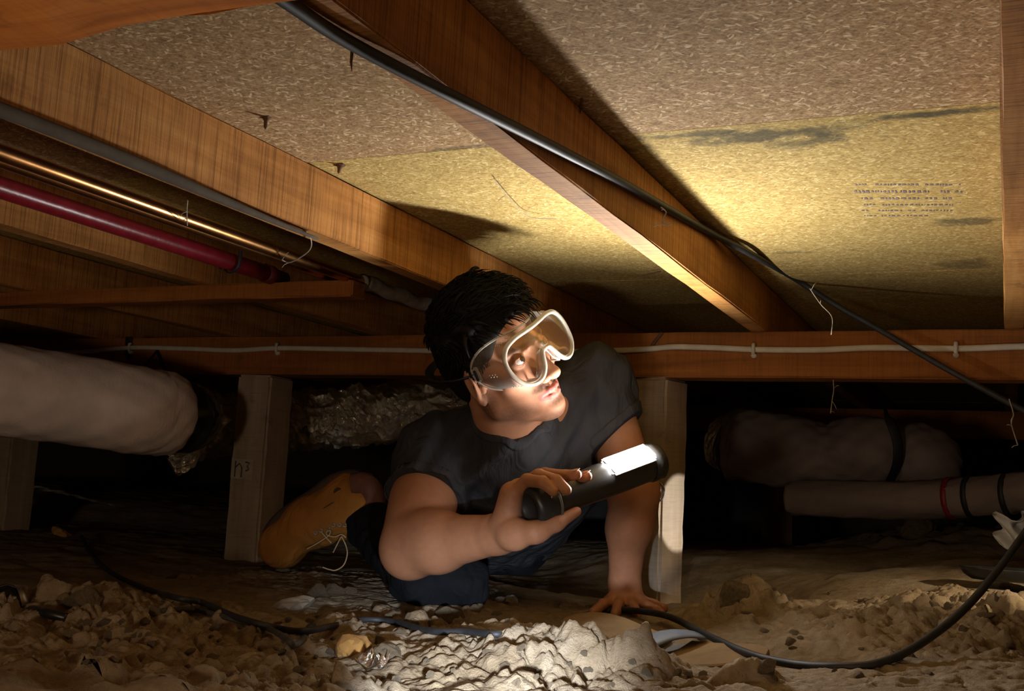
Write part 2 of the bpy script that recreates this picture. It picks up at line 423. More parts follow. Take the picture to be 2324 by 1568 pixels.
# ================================================================== THE SETTING
# ground: a height field of lumpy dry soil
CTRL = [  # pixel, pixel, depth on the soil surface, radius of influence
    (1200, 1432, 1.47, .13), (1120, 1455, 1.44, .10), (1290, 1476, 1.44, .09), (1400, 1490, 1.36, .08), (1470, 1520, 1.32, .08),
    (1000, 1480, 1.42, .09), (1160, 1560, 1.22, .12), (1350, 1560, 1.22, .12), (900, 1540, 1.30, .12), (1550, 1545, 1.27, .10), (1650, 1556, 1.28, .1),
    (180, 1352, 1.72, .14), (330, 1385, 1.68, .13), (470, 1400, 1.68, .12), (620, 1440, 1.62, .12), (300, 1500, 1.28, .16), (100, 1560, 1.08, .15), (60, 1440, 1.5, .12),
    (700, 1400, 1.80, .14), (900, 1395, 1.82, .14), (830, 1420, 1.74, .12), (600, 1545, 1.17, .14), (780, 1470, 1.5, .12), (1100, 1400, 1.85, .1), (1060, 1375, 1.98, .12),
    (560, 1275, 2.7, .2), (700, 1290, 2.45, .2), (850, 1330, 2.15, .2), (1000, 1370, 2.0, .15), (1420, 1388, 2.11, .15), (1520, 1372, 2.30, .2), (1250, 1380, 2.08, .2),
    (300, 1250, 2.8, .3), (100, 1200, 3.2, .4), (250, 1300, 2.3, .25), (400, 1130, 4.4, .5), (150, 1090, 4.6, .5), (650, 1110, 4.8, .5),
    (1290, 1470, 1.68, .09), (1380, 1475, 1.64, .09), (1450, 1490, 1.60, .09), (1530, 1510, 1.57, .09), (1600, 1525, 1.54, .09), (1740, 1552, 1.48, .09), (1400, 1420, 1.85, .1), (1600, 1440, 1.8, .12),
    (1680, 1350, 2.02, .10), (1660, 1400, 1.9, .12), (1800, 1400, 1.88, .15), (1900, 1370, 1.93, .15), (2000, 1400, 1.75, .15), (2150, 1360, 1.85, .15), (2250, 1340, 1.9, .15), (2280, 1262, 2.35, .2), (2100, 1300, 2.25, .2),
    (2080, 1195, 3.0, .25), (1900, 1235, 2.9, .25), (1700, 1255, 3.0, .3), (2250, 1190, 3.0, .25), (1850, 1300, 2.5, .2), (1600, 1230, 3.6, .4), (1250, 1210, 4.2, .5), (900, 1180, 4.5, .6), (2200, 1500, 1.35, .15), (1900, 1530, 1.35, .15), (2324, 1560, 1.2, .15)]
_cp = np.array([np.append(W(a, b, d), r) for a, b, d, r in CTRL])
def smooth_h(x, y):
    num = -0.222 * 0.06; den = 0.06
    num = np.full(x.shape, num); den = np.full(x.shape, den)
    for cxp, cyp, czp, cr in _cp:
        w = np.exp(-((x - cxp) ** 2 + (y - cyp) ** 2) / (cr * cr) * 1.3)
        num += w * czp; den += w
    return num / den
_mound = [(W(1230, 1480, 1.4), 0.26), (W(420, 1440, 1.55), 0.32), (W(1680, 1390, 1.95), 0.16), (W(2200, 1420, 1.7), 0.35), (W(2080, 1195, 3.0), 0.35), (W(900, 1410, 1.75), 0.2), (W(150, 1400, 1.6), .3), (W(650, 1540, 1.2), .22), (W(150, 1550, 1.12), .2)]
_pin = [(W(1325, 1500, 1.36), 0.030, 0.022, 0.040), (W(1432, 1520, 1.34), 0.018, 0.018, 0.022), (W(1488, 1520, 1.33), 0.018, 0.018, 0.02), (W(1690, 1385, 1.98), 0.05, 0.05, 0.045), (W(1235, 1470, 1.42), 0.03, 0.025, 0.012), (W(1165, 1430, 1.46), 0.03, 0.025, 0.006), (W(195, 1380, 1.7), 0.06, 0.04, 0.02), (W(1660, 1555, 1.3), 0.02, 0.02, 0.02), (W(1722, 1545, 1.3), 0.02, 0.02, 0.02)]
SANDAL = (W(1283, 1424, 1.72), W(1742, 1506, 1.50))
def ground_h(x, y):
    x = np.asarray(x, float); y = np.asarray(y, float)
    h = smooth_h(x, y)
    m = np.full(x.shape, 0.32)
    for p, r in _mound: m = np.maximum(m, np.exp(-((x - p[0]) ** 2 + (y - p[1]) ** 2) / r ** 2 * 1.2) * 1.35)
    # a smooth trodden strip left of the man
    q = W(820, 1340, 2.05); m *= 1 - 0.7 * np.exp(-((x - q[0]) ** 2 + (y - q[1]) ** 2) / 0.05)
    wx = x + 0.012 * vnoise(x * 45, y * 45, 3); wy = y + 0.012 * vnoise(x * 45, y * 45, 8)
    f1, f2, i1 = worley(wx * 17, wy * 17, 1.0)
    h = h + m * (0.020 * (i1 - 0.5) + 0.016 * (0.55 - f1) ) * np.clip((f2 - f1) * 5, 0, 1)
    f1, f2, i2 = worley(wx * 42, wy * 42, 2.0)
    h = h + m * (0.010 * (i2 - 0.45) + 0.009 * (0.5 - f1)) * np.clip((f2 - f1) * 5, 0.0, 1)
    f1, f2, i3 = worley(wx * 105, wy * 105, 4.0)
    h = h + m * (0.0045 * (i3 - 0.5) - 0.003 * f1)
    # open cracks
    cm = np.clip(1 - (worley(wx * 12 + 3, wy * 12, 6.0)[1] - worley(wx * 12 + 3, wy * 12, 6.0)[0]) * 14, 0, 1)
    h = h - 0.012 * m * cm * (vnoise(x * 14, y * 14, 12) > 0.02)
    for p, rx, ry, a in _pin:
        dd = np.sqrt(((x - p[0]) / rx) ** 2 + ((y - p[1]) / ry) ** 2) + 0.55 * vnoise(x * 60, y * 60, 21)
        h = h + a * np.clip(1.5 - dd, 0, 1) ** 0.8 
    if SANDAL is not None:                # the soil lies below the sandal
        a_, b_s = SANDAL; ab = b_s - a_; t = np.clip(((x - a_[0]) * ab[0] + (y - a_[1]) * ab[1]) / (ab[0] ** 2 + ab[1] ** 2), 0, 1)
        dd = np.hypot(x - a_[0] - t * ab[0], y - a_[1] - t * ab[1]); lim = a_[2] + t * ab[2] - 0.022 + np.clip(dd - 0.05, 0, 9) * 1.2
        h = np.minimum(h, lim)
    return h + 0.006 * vnoise(x * 9, y * 9, 4) + 0.002 * vnoise(x * 150, y * 150, 5)
def gh(x, y): return float(ground_h(np.array([x]), np.array([y]))[0])
def onground(px, py, lift=0.0):
    d = ray(px, py); d = d / d[1]
    ys = np.linspace(0.75, 6.0, 4000); z = ground_h(d[0] * ys, ys)
    i = np.argmax(d[2] * ys < z + lift)
    return np.array([d[0] * ys[i], ys[i], z[i] + lift])
def grid_geo(x0, x1, y0, y1, h, fn):
    nx, ny = int(round((x1 - x0) / h)) + 1, int(round((y1 - y0) / h)) + 1
    X, Y = np.meshgrid(np.linspace(x0, x1, nx), np.linspace(y0, y1, ny), indexing='ij')
    Z = fn(X, Y)
    V = np.stack([X.ravel(), Y.ravel(), Z.ravel()], 1)
    I = np.arange(nx * ny).reshape(nx, ny)
    Q = np.stack([I[:-1, :-1].ravel(), I[1:, :-1].ravel(), I[1:, 1:].ravel(), I[:-1, 1:].ravel()], 1)
    return V, Q
g1 = grid_geo(-1.55, 0.35, 0.90, 2.15, 0.0034, ground_h)
g2 = grid_geo(-4.6, 1.2, 2.15, 6.2, 0.02, ground_h)
g3 = grid_geo(-4.6, -1.55, 0.30, 2.15, 0.02, ground_h)
g4 = grid_geo(0.35, 1.2, 0.30, 2.15, 0.02, ground_h)
g5 = grid_geo(-1.55, 0.35, -0.6, 0.90, 0.02, ground_h)
floor = sdf_obj('floor', [g1, g2, g3, g4, g5], SOIL)
tag(floor, 'lumpy dry brown soil covering the ground of the crawlspace', kind='structure')

# ceiling: particleboard floor sheets seen from below
ceiling = empty('ceiling', (0, 0, 0)); tag(ceiling, 'particleboard flooring seen from underneath', kind='structure')
ys = [-1.45, -0.55, 0.35, 1.25, 2.15, 3.05, 3.95, 4.85, 5.75]
for i in range(len(ys) - 1):
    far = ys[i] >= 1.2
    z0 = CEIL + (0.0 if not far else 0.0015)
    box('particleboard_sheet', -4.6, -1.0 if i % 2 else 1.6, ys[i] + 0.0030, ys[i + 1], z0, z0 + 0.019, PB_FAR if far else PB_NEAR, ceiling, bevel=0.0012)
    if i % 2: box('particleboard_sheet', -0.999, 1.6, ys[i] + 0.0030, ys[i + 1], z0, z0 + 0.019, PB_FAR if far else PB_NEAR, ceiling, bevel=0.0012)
# faded stamped print on the sheet
INK = plain('faded_ink', (0.16, 0.12, 0.13), 0.8, nvar=0.4, bstr=0)
geo = []
for row, (py, x0, x1, hh) in enumerate(((418, 1940, 2178, .009), (433, 1938, 2180, .014), (449, 1945, 2178, .011), (464, 1950, 2165, .009), (477, 1955, 2160, .009), (489, 1960, 2110, .008))):
    px = x0
    while px < x1:
        w = random.uniform(3, 11)
        a = onz(px, py, CEIL + 0.0010); b = onz(px + w * 0.7, py - w * 0.05, CEIL + 0.0010)
        if random.random() < 0.88:
            k = len(geo); yy = hh * random.uniform(0.6, 1)
            geo.append(([(a[0], a[1], a[2]), (b[0], a[1], a[2]), (b[0], a[1] + yy, a[2]), (a[0], a[1] + yy, a[2])], [(0, 1, 2, 3)]))
        px += w + random.uniform(1, 3)
st = joined('ink_stamp', geo, INK, ceiling, False); st['label'] = 'faded purple ink stamp'

# outer foundation walls, far off in the dark
CONC = plain('foundation_concrete', (0.10, 0.09, 0.08), 0.95, nscale=8)
for nm, b_x in (('wall_back', (-4.6, 1.5, 6.1, 6.25, -0.5, 0.5)), ('wall_left', (-4.7, -4.55, -1.4, 6.2, -0.5, 0.5)), ('wall_right', (1.45, 1.6, -1.4, 6.2, -0.5, 0.5)), ('wall_front', (-4.6, 1.5, -1.5, -1.4, -0.5, 0.5))):
    tag(box(nm, *b_x, CONC, bevel=0), 'concrete foundation wall in the dark', kind='structure')

# joists
JX = [-0.896 - 0.45 * k for k in range(6, 0, -1)] + [-0.896, -0.446, 0.032, 0.49]
JL = {-0.896: 'sawn timber joist left of the head, carrying the head shadow', -0.446: 'central timber joist with the black cable slung under it',
      0.032: 'timber joist running down the right edge of the picture', 0.49: 'timber joist beyond the right edge of the picture'}
names = ['sixth', 'fifth', 'fourth', 'third', 'second', 'first']
jl2 = ['timber joist, sixth one left of the joist above the head', 'timber joist, fifth one left of the joist above the head', 'timber joist, fourth one left of the joist above the head',
       'dark timber joist, third one left of the joist above the head', 'dark timber joist two bays left of the man, above the grey duct', 'half-lit timber joist behind the red pipe']
for i, xr in enumerate(JX):
    y0 = -1.4 if xr > -0.5 else -0.6
    o = box('timber_joist', xr - 0.035, xr, y0, 5.7, JB, CEIL - 0.0005, WOOD_J, bevel=0.0018, rough=0.0009, cuts=60, axis=1)
    tag(o, JL.get(xr, jl2[i] if i < 6 else ''), 'joist', 'floor joists')

# bearers
BY = 2.25
bl = box('timber_bearer', -4.5, 1.5, BY, BY + 0.075, BB, JB - 0.0005, WOOD_B, bevel=0.003, rough=0.0008, cuts=50, axis=0)
tag(bl, 'orange timber bearer behind the man with a white cable clipped along it', 'bearer', 'timber bearers')
nb = box('timber_bearer', -4.5, -0.30, 0.375, 0.461, BB, JB - 0.0005, WOOD_N, bevel=0.005, rough=0.0028, cuts=80, axis=0)
tag(nb, 'rough orange timber bearer across the top left corner, nearest the camera', 'bearer', 'timber bearers')
fb = box('timber_bearer', -4.5, 1.5, 4.11, 4.185, BB, JB - 0.0005, WOOD_B, bevel=0.003, cuts=20, axis=0)
tag(fb, 'dark red timber bearer far back, above the strapped duct on the right', 'bearer', 'timber bearers')

# stumps
def stump(x0, x1, y0, y1, label, rot=0, extra=None):
    cxx, cyy = (x0 + x1) / 2, (y0 + y1) / 2
    zb = gh(cxx, cyy) - 0.06
    e = empty('timber_stump', (cxx, cyy, zb)); e.rotation_euler.z = rot; tag(e, label, 'stump', 'stumps under the bearers')
    o = box('post', (x0 - x1) / 2, (x1 - x0) / 2, (y0 - y1) / 2, (y1 - y0) / 2, 0, BB - zb - 0.0006, WOOD_S, e, bevel=0.006, rough=0.0012, cuts=16, axis=2)
    return e, zb
sl, zl = stump(-1.776, -1.674, 2.25, 2.35, 'square grey stump beside the tan boot with a painted mark')
sr, zr = stump(-0.735, -0.640, 2.25, 2.345, 'square grey stump behind the straight arm, with a bright lit strip', math.radians(-15))
p = ony(0, 1000, 2.25)
s3, z3 = stump(p[0] - 0.07, p[0] + 0.045, 2.25, 2.35, 'square grey stump at the left edge under the big duct')
p = ony(1765, 1100, 4.11)
stump(p[0] - 0.055, p[0] + 0.055, 4.10, 4.2, 'dark stump far back under the right-hand duct')
# painted mark on the left stump
PAINT = plain('pale_paint', (0.33, 0.27, 0.21), 0.8); MARK = plain('mark_paint', (0.07, 0.055, 0.045), 0.8, bstr=0)
a = ony(538, 1040, 2.2488); b = ony(604, 1092, 2.2488)
V = [(-0.047, -0.0508, a[2] - zl), (0.02, -0.0508, a[2] - zl - 0.002), (0.018, -0.0508, b[2] - zl), (-0.047, -0.0508, b[2] - zl + 0.004)]
pm = link_mesh('painted_patch', V, [(0, 1, 2, 3)], PAINT, sl)
def stroke(pts, w=0.0022): return tube_geo([np.array((x, -0.0512, z)) for x, z in pts], w, 6, flat=0.2, flatdir=(0, 1, 0))
zc = (a[2] + b[2]) / 2 - zl
mk = joined('painted_mark', [stroke([(-0.034, zc + .020), (-0.034, zc - .020)]), stroke([(-0.034, zc + .004), (-0.022, zc + .014), (-0.014, zc + .004), (-0.014, zc - .020)]), stroke([(-0.004, zc + .018), (0.008, zc + .016), (0.002, zc + .008), (0.008, zc), (-0.002, zc - .004)])], MARK, sl)
mk['label'] = 'dark hand-painted mark'
# bolt and wire ring on the right stump
STEEL = plain('dull_steel', (0.32, 0.30, 0.29), 0.4, 0.9)
q = ony(1492, 1116, 2.245)
rg = empty('wire_ring', q); tag(rg, 'small wire ring hanging on a bolt on the stump behind the torch', 'ring')
under(tube('ring', [q + np.array((math.cos(t) * .017, -0.006, math.sin(t) * .021)) for t in np.linspace(0, 2 * math.pi, 24, endpoint=False)], 0.0018, STEEL, None, 6, closed=True), rg)
V, Fc = lathe_geo(q + np.array((0.0, 0.004, 0.004)), (0, -1, 0), [(0, .0001), (0, .008), (.004, .008), (.0055, .004), (.0055, .0001)], 10)
under(link_mesh('bolt', V, Fc, STEEL, None, True), rg)
V, Fc = lathe_geo(q + np.array((-0.012, 0.002, -0.02)), (0, -1, 0), [(0, .0001), (0, .006), (.004, .006), (.0055, .003), (.0055, .0001)], 8)
under(link_mesh('bolt', V, Fc, STEEL, None, True), rg)

# ================================================================== SERVICES
COPPER = plain('copper', (0.55, 0.27, 0.10), 0.28, 1.0, nscale=30, nvar=0.35, bstr=0.05)
RED = plain('red_plastic', (0.20, 0.010, 0.018), 0.32, 0.0, 0.5, nscale=60, nvar=0.3, bstr=0.25, bdist=0.002)
DUSTY = plain('dusty_lagging', (0.26, 0.21, 0.17), 0.9, nscale=60, nvar=0.4, bstr=0.5, bdist=0.003)
RUBBER = plain('black_rubber', (0.016, 0.016, 0.018), 0.6, nscale=70, nvar=0.5, bstr=0.12)
BLACKP = plain('black_plastic', (0.013, 0.013, 0.014), 0.35, nscale=50, nvar=0.4)
DUSTCAB = plain('dusty_black_cable', (0.045, 0.042, 0.038), 0.7, nscale=50, nvar=0.5, bstr=0.3)
WHITEC = plain('white_cable', (0.56, 0.52, 0.46), 0.6, nscale=40, nvar=0.15, bstr=0.05)
STRAP = plain('dark_strap', (0.012, 0.013, 0.022), 0.6)

def pipe(name, x, z, y0, y1, r, mat, label, cat, bend=0.0):
    pts = [np.array((x + bend * (t - .5) ** 2, y0 + (y1 - y0) * t, z + 0.004 * math.sin(t * 5))) for t in np.linspace(0, 1, 40)]
    return tube(name, pts, r, mat, None, 18)
# copper pipe nearest the joist
pB = onz(600, 560, 0.352); root = empty('copper_pipe', (pB[0], 1.0, 0.352)); tag(root, 'bright copper pipe close under the sawn joist, ending in grey lagging', 'pipe', 'pipes on the left')
yB0, yB1 = onx(330, 440, pB[0])[1], onx(825, 645, pB[0])[1]
under(tube('pipe', [np.array((pB[0], y, 0.352)) for y in np.linspace(-0.1, yB1, 30)], 0.0105, COPPER, None, 20), root)
lag = under(tube('lagging', [np.array((pB[0] + 0.0, y, 0.352 + 0.003 * math.sin(y * 60))) for y in np.linspace(yB1 - 0.012, yB1 + 1.4, 60)], [0.0135 + 0.0012 * math.sin(i * 1.3) for i in range(60)], DUSTY, None, 16), root)
lag['label'] = 'dusty grey pipe lagging'
under(tube('wire_tie', [np.array((pB[0] + .0142 * math.cos(t), yB1 - 0.004, .352 + .0142 * math.sin(t))) for t in np.linspace(0, 2 * math.pi, 20, endpoint=False)], 0.0011, BLACKP, None, 6, closed=True), root)
pA = onz(300, 466, 0.358); 
o = tube('copper_pipe', [np.array((pA[0], y, 0.358)) for y in np.linspace(-0.1, 3.4, 50)], 0.0105, COPPER, None, 20)
tag(o, 'duller copper pipe between the bright copper pipe and the red pipe', 'pipe', 'pipes on the left')
pR = onz(300, 522, 0.358); yR = onx(603, 622, pR[0])[1]
root = empty('red_pipe', (pR[0], 1.0, 0.358)); tag(root, 'glossy dark red plastic pipe ending in a dark collar', 'pipe', 'pipes on the left')
under(tube('pipe', [np.array((pR[0], y, 0.358)) for y in np.linspace(-0.1, yR, 30)], 0.0150, RED, None, 20), root)
V, Fc = lathe_geo((pR[0], yR - .004, .358), (0, 1, 0), [(0, .0001), (0, .0172), (.02, .0172), (.028, .014), (.06, .013), (.06, .0001)], 20)
c = under(link_mesh('collar', V, Fc, plain('dark_red_plastic', (0.09, 0.012, 0.012), .5), None, True), root)
# dusty conduit tucked against the joist
pG = onz(200, 330, 0.338)
o = tube('grey_conduit', [np.array((pG[0], y, 0.338 + .002 * math.sin(9 * y))) for y in np.linspace(-0.1, onx(720, 555, pG[0])[1], 40)], [0.0075] * 30 + [.0075 - .0006 * k for k in range(10)], plain('dark_dusty_conduit', (0.07, 0.055, 0.04), .95), None, 14)
tag(o, 'dusty grey conduit lying just under the sawn joist', 'conduit')
# timber batten that carries the pipes
yb = onz(600, 652, 0.340)[1]
x0 = onz(60, 690, .34)[0]; x1 = onz(800, 640, .34)[0]
o = box('timber_batten', x0, x1, yb - 0.02, yb + 0.022, 0.316, 0.3448, WOOD_B, bevel=0.002, rough=0.0012, cuts=14, axis=0)
tag(o, 'thin reddish timber batten fixed across under the joists, below the pipes', 'batten')
o = tube('pipe_hanger', spline([(pR[0] - .02, yR - .10, .345), (pR[0] - .019, yR - .10, .352), (pR[0], yR - .10, .339), (pR[0] + .019, yR - .10, .352), (pR[0] + .02, yR - .10, .40)], 6), 0.004, STRAP, None, 6, flat=0.3)
tag(o, 'dark strap hanger looped under the red pipe', 'hanger')

# black cable slung below the central joist
pts = [onz(560, -60, .334), onz(660, 10, .336), onz(800, 100, .337), onz(1050, 230, .337), onx(1250, 330, -.4385), onx(1400, 408, -.4385), onx(1520, 476, -.4385), onx(1620, 532, -.437), onz(1700, 574, .428), ony(1800, 630, 2.19), ony(1900, 694, 2.22), ony(1990, 745, 2.22), ony(2150, 838, 2.2), ony(2324, 932, 2.2), ony(2480, 1010, 2.2), np.array((.35, 2.2, .02)), np.array((.7, 2.2, -.08)), np.array((1.3, 2.2, -.12))]
o = tube('black_cable', spline(pts, 14), 0.0056, RUBBER, None, 12)
tag(o, 'thick black cable slung diagonally under the central joist', 'cable')

# white cable clipped on the bearer
wp = [(-60, 812), (130, 800), (210, 797), (300, 789), (420, 791), (530, 795), (633, 790), (760, 792), (980, 796), (1180, 800), (1380, 796), (1470, 792), (1530, 787), (1620, 789), (1712, 793), (1850, 794), (1990, 789), (2170, 791), (2330, 786), (2450, 787), (2900, 790), (3500, 792)]
root = empty('white_cable', ony(1162, 795, BY)); tag(root, 'white electrical cable clipped along the orange bearer behind the man', 'cable')
under(tube('cable', spline([ony(a, b, BY - 0.0062) for a, b in wp], 8), 0.0062, WHITEC, None, 10, flat=0.65, flatdir=(0, 1, 0)), root)
for a in (300, 633, 1712, 2170):
    q = ony(a, {300: 789, 633: 790, 1712: 793, 2170: 791}[a], BY)
    g = []
    g.append(tube_geo([q + np.array((0, -.0035, .011)), q + np.array((0, -.0115, .008)), q + np.array((0, -.0125, 0)), q + np.array((0, -.0115, -.008)), q + np.array((0, -.0035, -.012))], 0.004, 8))
    g.append(lathe_geo(q + np.array((0, 0, -.013)), (0, -1, 0), [(0, .0055), (.008, .0055), (.0085, .0035), (.0105, .003), (.0105, .0001)], 10))
    under(joined('cable_clip', g, WHITEC), root)

# ducts
def duct_mat(name, col, rough=0.35):
    m, nt, bs = new_mat(name)
    v = coords(nt); n = noise(nt, v, 9, 4); f = noise(nt, coords(nt, (60, 60, 14)), 1.0, 5, 0.6, 1.5)
    c = ramp(nt, n, [(0.3, tuple(x * .8 for x in col)), (0.7, tuple(x * 1.15 for x in col))])
    L(nt, c, bs.inputs['Base Color']); bs.inputs['Roughness'].default_value = rough; bs.inputs['Specular IOR Level'].default_value = 0.4
    bump(nt, bs, f, 0.35, 0.004); return m
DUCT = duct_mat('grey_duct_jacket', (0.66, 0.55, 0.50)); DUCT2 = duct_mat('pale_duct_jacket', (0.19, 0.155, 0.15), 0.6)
def foil_mat():
    m, nt, bs = new_mat('crinkled_foil')
    v = coords(nt); n = noise(nt, coords(nt), 55, 6, 0.7, 0.8)
    bs.inputs['Base Color'].default_value = (0.75, 0.71, 0.62, 1); bs.inputs['Metallic'].default_value = 1; bs.inputs['Roughness'].default_value = 0.06
    bump(nt, bs, n, 1.0, 0.006); return m
FOIL = foil_mat()
def duct_geo(path, radius, sides=44, rib=0.0, ribn=0, wr=0.004, seed=1.0):
    P = spline(path, 16); n = len(P); V = []; Fc = []
    prev = None
    for i, p in enumerate(P):
        a, b = P[max(i - 1, 0)], P[min(i + 1, n - 1)]; t = b - a; t = t / np.linalg.norm(t)
        ref = np.array([0, 0, 1.0]) if prev is None else prev
        s = ref - t * np.dot(ref, t); s /= np.linalg.norm(s); prev = s; q = np.cross(t, s)
        rr = radius(i / (n - 1)) if callable(radius) else radius
        for k in range(sides):
            an = 2 * math.pi * k / sides
            w = wr * (math.sin(7 * an + i * .21 + seed) * math.sin(i * .37 + 2 * an) + 0.6 * math.sin(13 * an - i * .45 + 2 * seed) * math.sin(i * .11 + seed)) + rib * math.cos(i * ribn)
            V.append(p + (s * math.cos(an) + q * math.sin(an)) * (rr + w))
    for i in range(n - 1):
        for k in range(sides): Fc.append((i * sides + k, i * sides + (k + 1) % sides, (i + 1) * sides + (k + 1) % sides, (i + 1) * sides + k))
    Fc.append(tuple(range(sides - 1, -1, -1))); Fc.append(tuple((n - 1) * sides + k for k in range(sides)))
    return V, Fc
# left duct
dp = [W(-420, 830, 2.02), W(-200, 850, 2.12), W(0, 884, 2.22), W(150, 905, 2.30), W(300, 928, 2.38), W(352, 936, 2.42), W(395, 942, 2.46)]
root = empty('flexible_duct', W(200, 1010, 2.3)); tag(root, 'big grey plastic-jacketed flexible duct hanging at the left', 'duct')
V, Fc = duct_geo(dp, lambda t: 0.094 - 0.012 * max(0, (t - .86) / .14) ** 2, wr=0.0022)
under(link_mesh('jacket', V, Fc, DUCT, None, True), root)
V, Fc = duct_geo([W(405, 945, 2.48), W(415, 947, 2.52), W(425, 948, 2.58)], 0.080, wr=0.003)
under(link_mesh('dark_collar', V, Fc, BLACKP, None, True), root)
fp = [W(405, 950, 2.62), W(440, 960, 2.80), W(520, 962, 3.0), W(640, 955, 3.1), W(760, 948, 3.15), W(900, 940, 3.2), W(1050, 935, 3.25)]
V, Fc = duct_geo(fp, 0.082, rib=0.005, ribn=0.9, wr=0.006, sides=40)
V = [v + rng.normal(0, .0035, 3) for v in V]
fo = under(link_mesh('foil_core', V, Fc, FOIL, None, False), root); fo['label'] = 'bare crinkled silver foil duct'
V, Fc = duct_geo([W(440, 1000, 2.7), W(425, 1040, 2.62), W(390, 1060, 2.6)], 0.022, wr=0.006, sides=20)
under(link_mesh('foil_flap', V, Fc, FOIL, None, False), root)
# duct straps from the bearer
def strap(name, pts, label, w=0.012, mat=STRAP, fd=None):
    V, Fc = tube_geo(spline(pts, 8), w, 8, flat=0.12, flatdir=fd)
    return tag(link_mesh(name, V, Fc, mat, None, True), label, 'strap')
strap('hanging_strap', [ony(293, 764, BY - .004), ony(290, 800, BY - .006), ony(283, 840, BY - .02), W(278, 866, 2.40)], 'dark strap hanging from the bearer to the left duct', fd=(0, 1, 0))
o = joined('wire_hook', [tube_geo(spline([ony(356, 795, BY - .004), ony(340, 815, BY - .015), ony(318, 842, BY - .03)], 6), .0075, 8, flat=.3), tube_geo(spline([ony(356, 795, BY - .004), ony(366, 820, BY - .012), ony(376, 846, BY - .02)], 6), .004, 8)], STRAP)
tag(o, 'small forked dark hook screwed to the bearer above the duct end', 'hook')
# right duct
rp = [W(1655, 1010, 3.02), W(1690, 1012, 3.0), W(1780, 1022, 2.93), W(1870, 1032, 2.88), W(1960, 1026, 2.84), W(2050, 1035, 2.8), W(2100, 1050, 2.78), W(2145, 1072, 2.80)]
def rr_(t):
    return 0.098 - 0.016 * math.exp(-((t - .44) / .06) ** 2) - 0.012 * math.exp(-((t - .70) / .03) ** 2) - 0.04 * max(0, (t - .84) / .16) ** 2 - 0.01 * t
root = empty('flexible_duct', W(1880, 1110, 2.88)); tag(root, 'pale flexible duct hanging in the dark right of the stump', 'duct')
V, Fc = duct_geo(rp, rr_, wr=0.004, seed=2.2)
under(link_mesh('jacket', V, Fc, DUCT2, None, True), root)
V, Fc = duct_geo([W(1640, 1003, 3.03), W(1648, 1005, 3.02), W(1657, 1008, 3.01)], 0.075, wr=0.002)
under(link_mesh('end_collar', V, Fc, FOIL, None, False), root)
strap('hanging_strap', [W(2008, 925, 2.79), W(2018, 950, 2.70), W(2036, 1000, 2.68), W(2036, 1050, 2.69), W(2020, 1090, 2.75), W(2008, 1104, 2.80)], 'dark blue strap looped around the right-hand duct', fd=R @ np.array([0, 0, 1]))
# lower duct on the soil at the right
root = empty('lying_duct', W(2050, 1160, 2.75)); tag(root, 'pale duct with red bands lying low on the soil at the right', 'duct')
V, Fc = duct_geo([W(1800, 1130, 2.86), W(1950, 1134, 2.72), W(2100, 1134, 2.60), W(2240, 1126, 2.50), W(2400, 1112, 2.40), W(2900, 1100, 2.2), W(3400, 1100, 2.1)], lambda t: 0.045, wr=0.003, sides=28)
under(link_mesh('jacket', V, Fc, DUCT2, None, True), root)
REDB = plain('red_band', (0.22, 0.012, 0.02), .5)
for a, m_ in ((2160, REDB), (2205, STRAP), (2290, STRAP)):
    t = (a - 2100) / 140; c = W(a, 1134 - 8 * max(t, 0), 2.60 - .1 * t); ax = W(2240, 1126, 2.50) - W(2100, 1134, 2.60)
    V, Fc = lathe_geo(c, ax, [(-.006, .047), (-.006, .0495), (.006, .0495), (.006, .047)], 28)
    under(link_mesh('band', V, Fc, m_, None, True), root)
o = tube('yellow_cord', spline([W(2205, 1085, 2.6), W(2260, 1086, 2.58), W(2300, 1096, 2.56), W(2340, 1108, 2.55)], 8), .0028, plain('yellow_cord', (.30, .22, .06), .8), None, 8)
tag(o, 'short yellowish cord lying over the low duct at the right edge', 'cord')

# ================================================================== ON THE GROUND
def ground_cable(name, px, r, mat, label, lift=None):
    pts = [onground(a, b, (r if l is None else l)) for a, b, l in px]
    return tag(tube(name, spline(pts, 10), r, mat, None, 10), label, 'cable')
def Q(l): return [(a[0], a[1], a[2] if len(a) > 2 else None) for a in l]
ground_cable('black_cable', Q([(185, 1218, .012), (205, 1255), (250, 1298), (330, 1336), (400, 1357), (460, 1368), (520, 1395), (580, 1414), (640, 1428), (690, 1434), (760, 1420), (830, 1408), (900, 1414), (980, 1434), (1060, 1438), (1130, 1440), (1200, 1430, -.004)]), 0.0048, RUBBER, 'black cable snaking over the soil from far left to the centre')
ground_cable('black_cable', Q([(370, 1386, .004), (440, 1385), (520, 1404), (600, 1425), (650, 1450, .008), (668, 1466, .006), (690, 1450, .008), (700, 1425), (712, 1418)]), 0.0042, DUSTCAB, 'short looped black cable curling beside the longer one')
pts = [W(1200, 1470, 1.9), W(1290, 1410, 1.92), onground(1380, 1386, .006), onground(1450, 1387, .012), onground(1520, 1400, .02), onground(1600, 1440, .018), W(1700, 1484, 1.50), W(1800, 1507, 1.42), W(1900, 1513, 1.37), W(1990, 1506, 1.36), W(2080, 1466, 1.40), W(2180, 1390, 1.49), W(2260, 1300, 1.60), W(2324, 1212, 1.70), W(2420, 1080, 1.85), np.array((.22, 1.95, .14)), np.array((.36, 2.1, .22)), np.array((.42, 2.24, .26))]
tag(tube('black_cable', spline(pts, 12), 0.0056, RUBBER, None, 12), 'black cable sagging from beside the hand and rising to the right edge', 'cable')

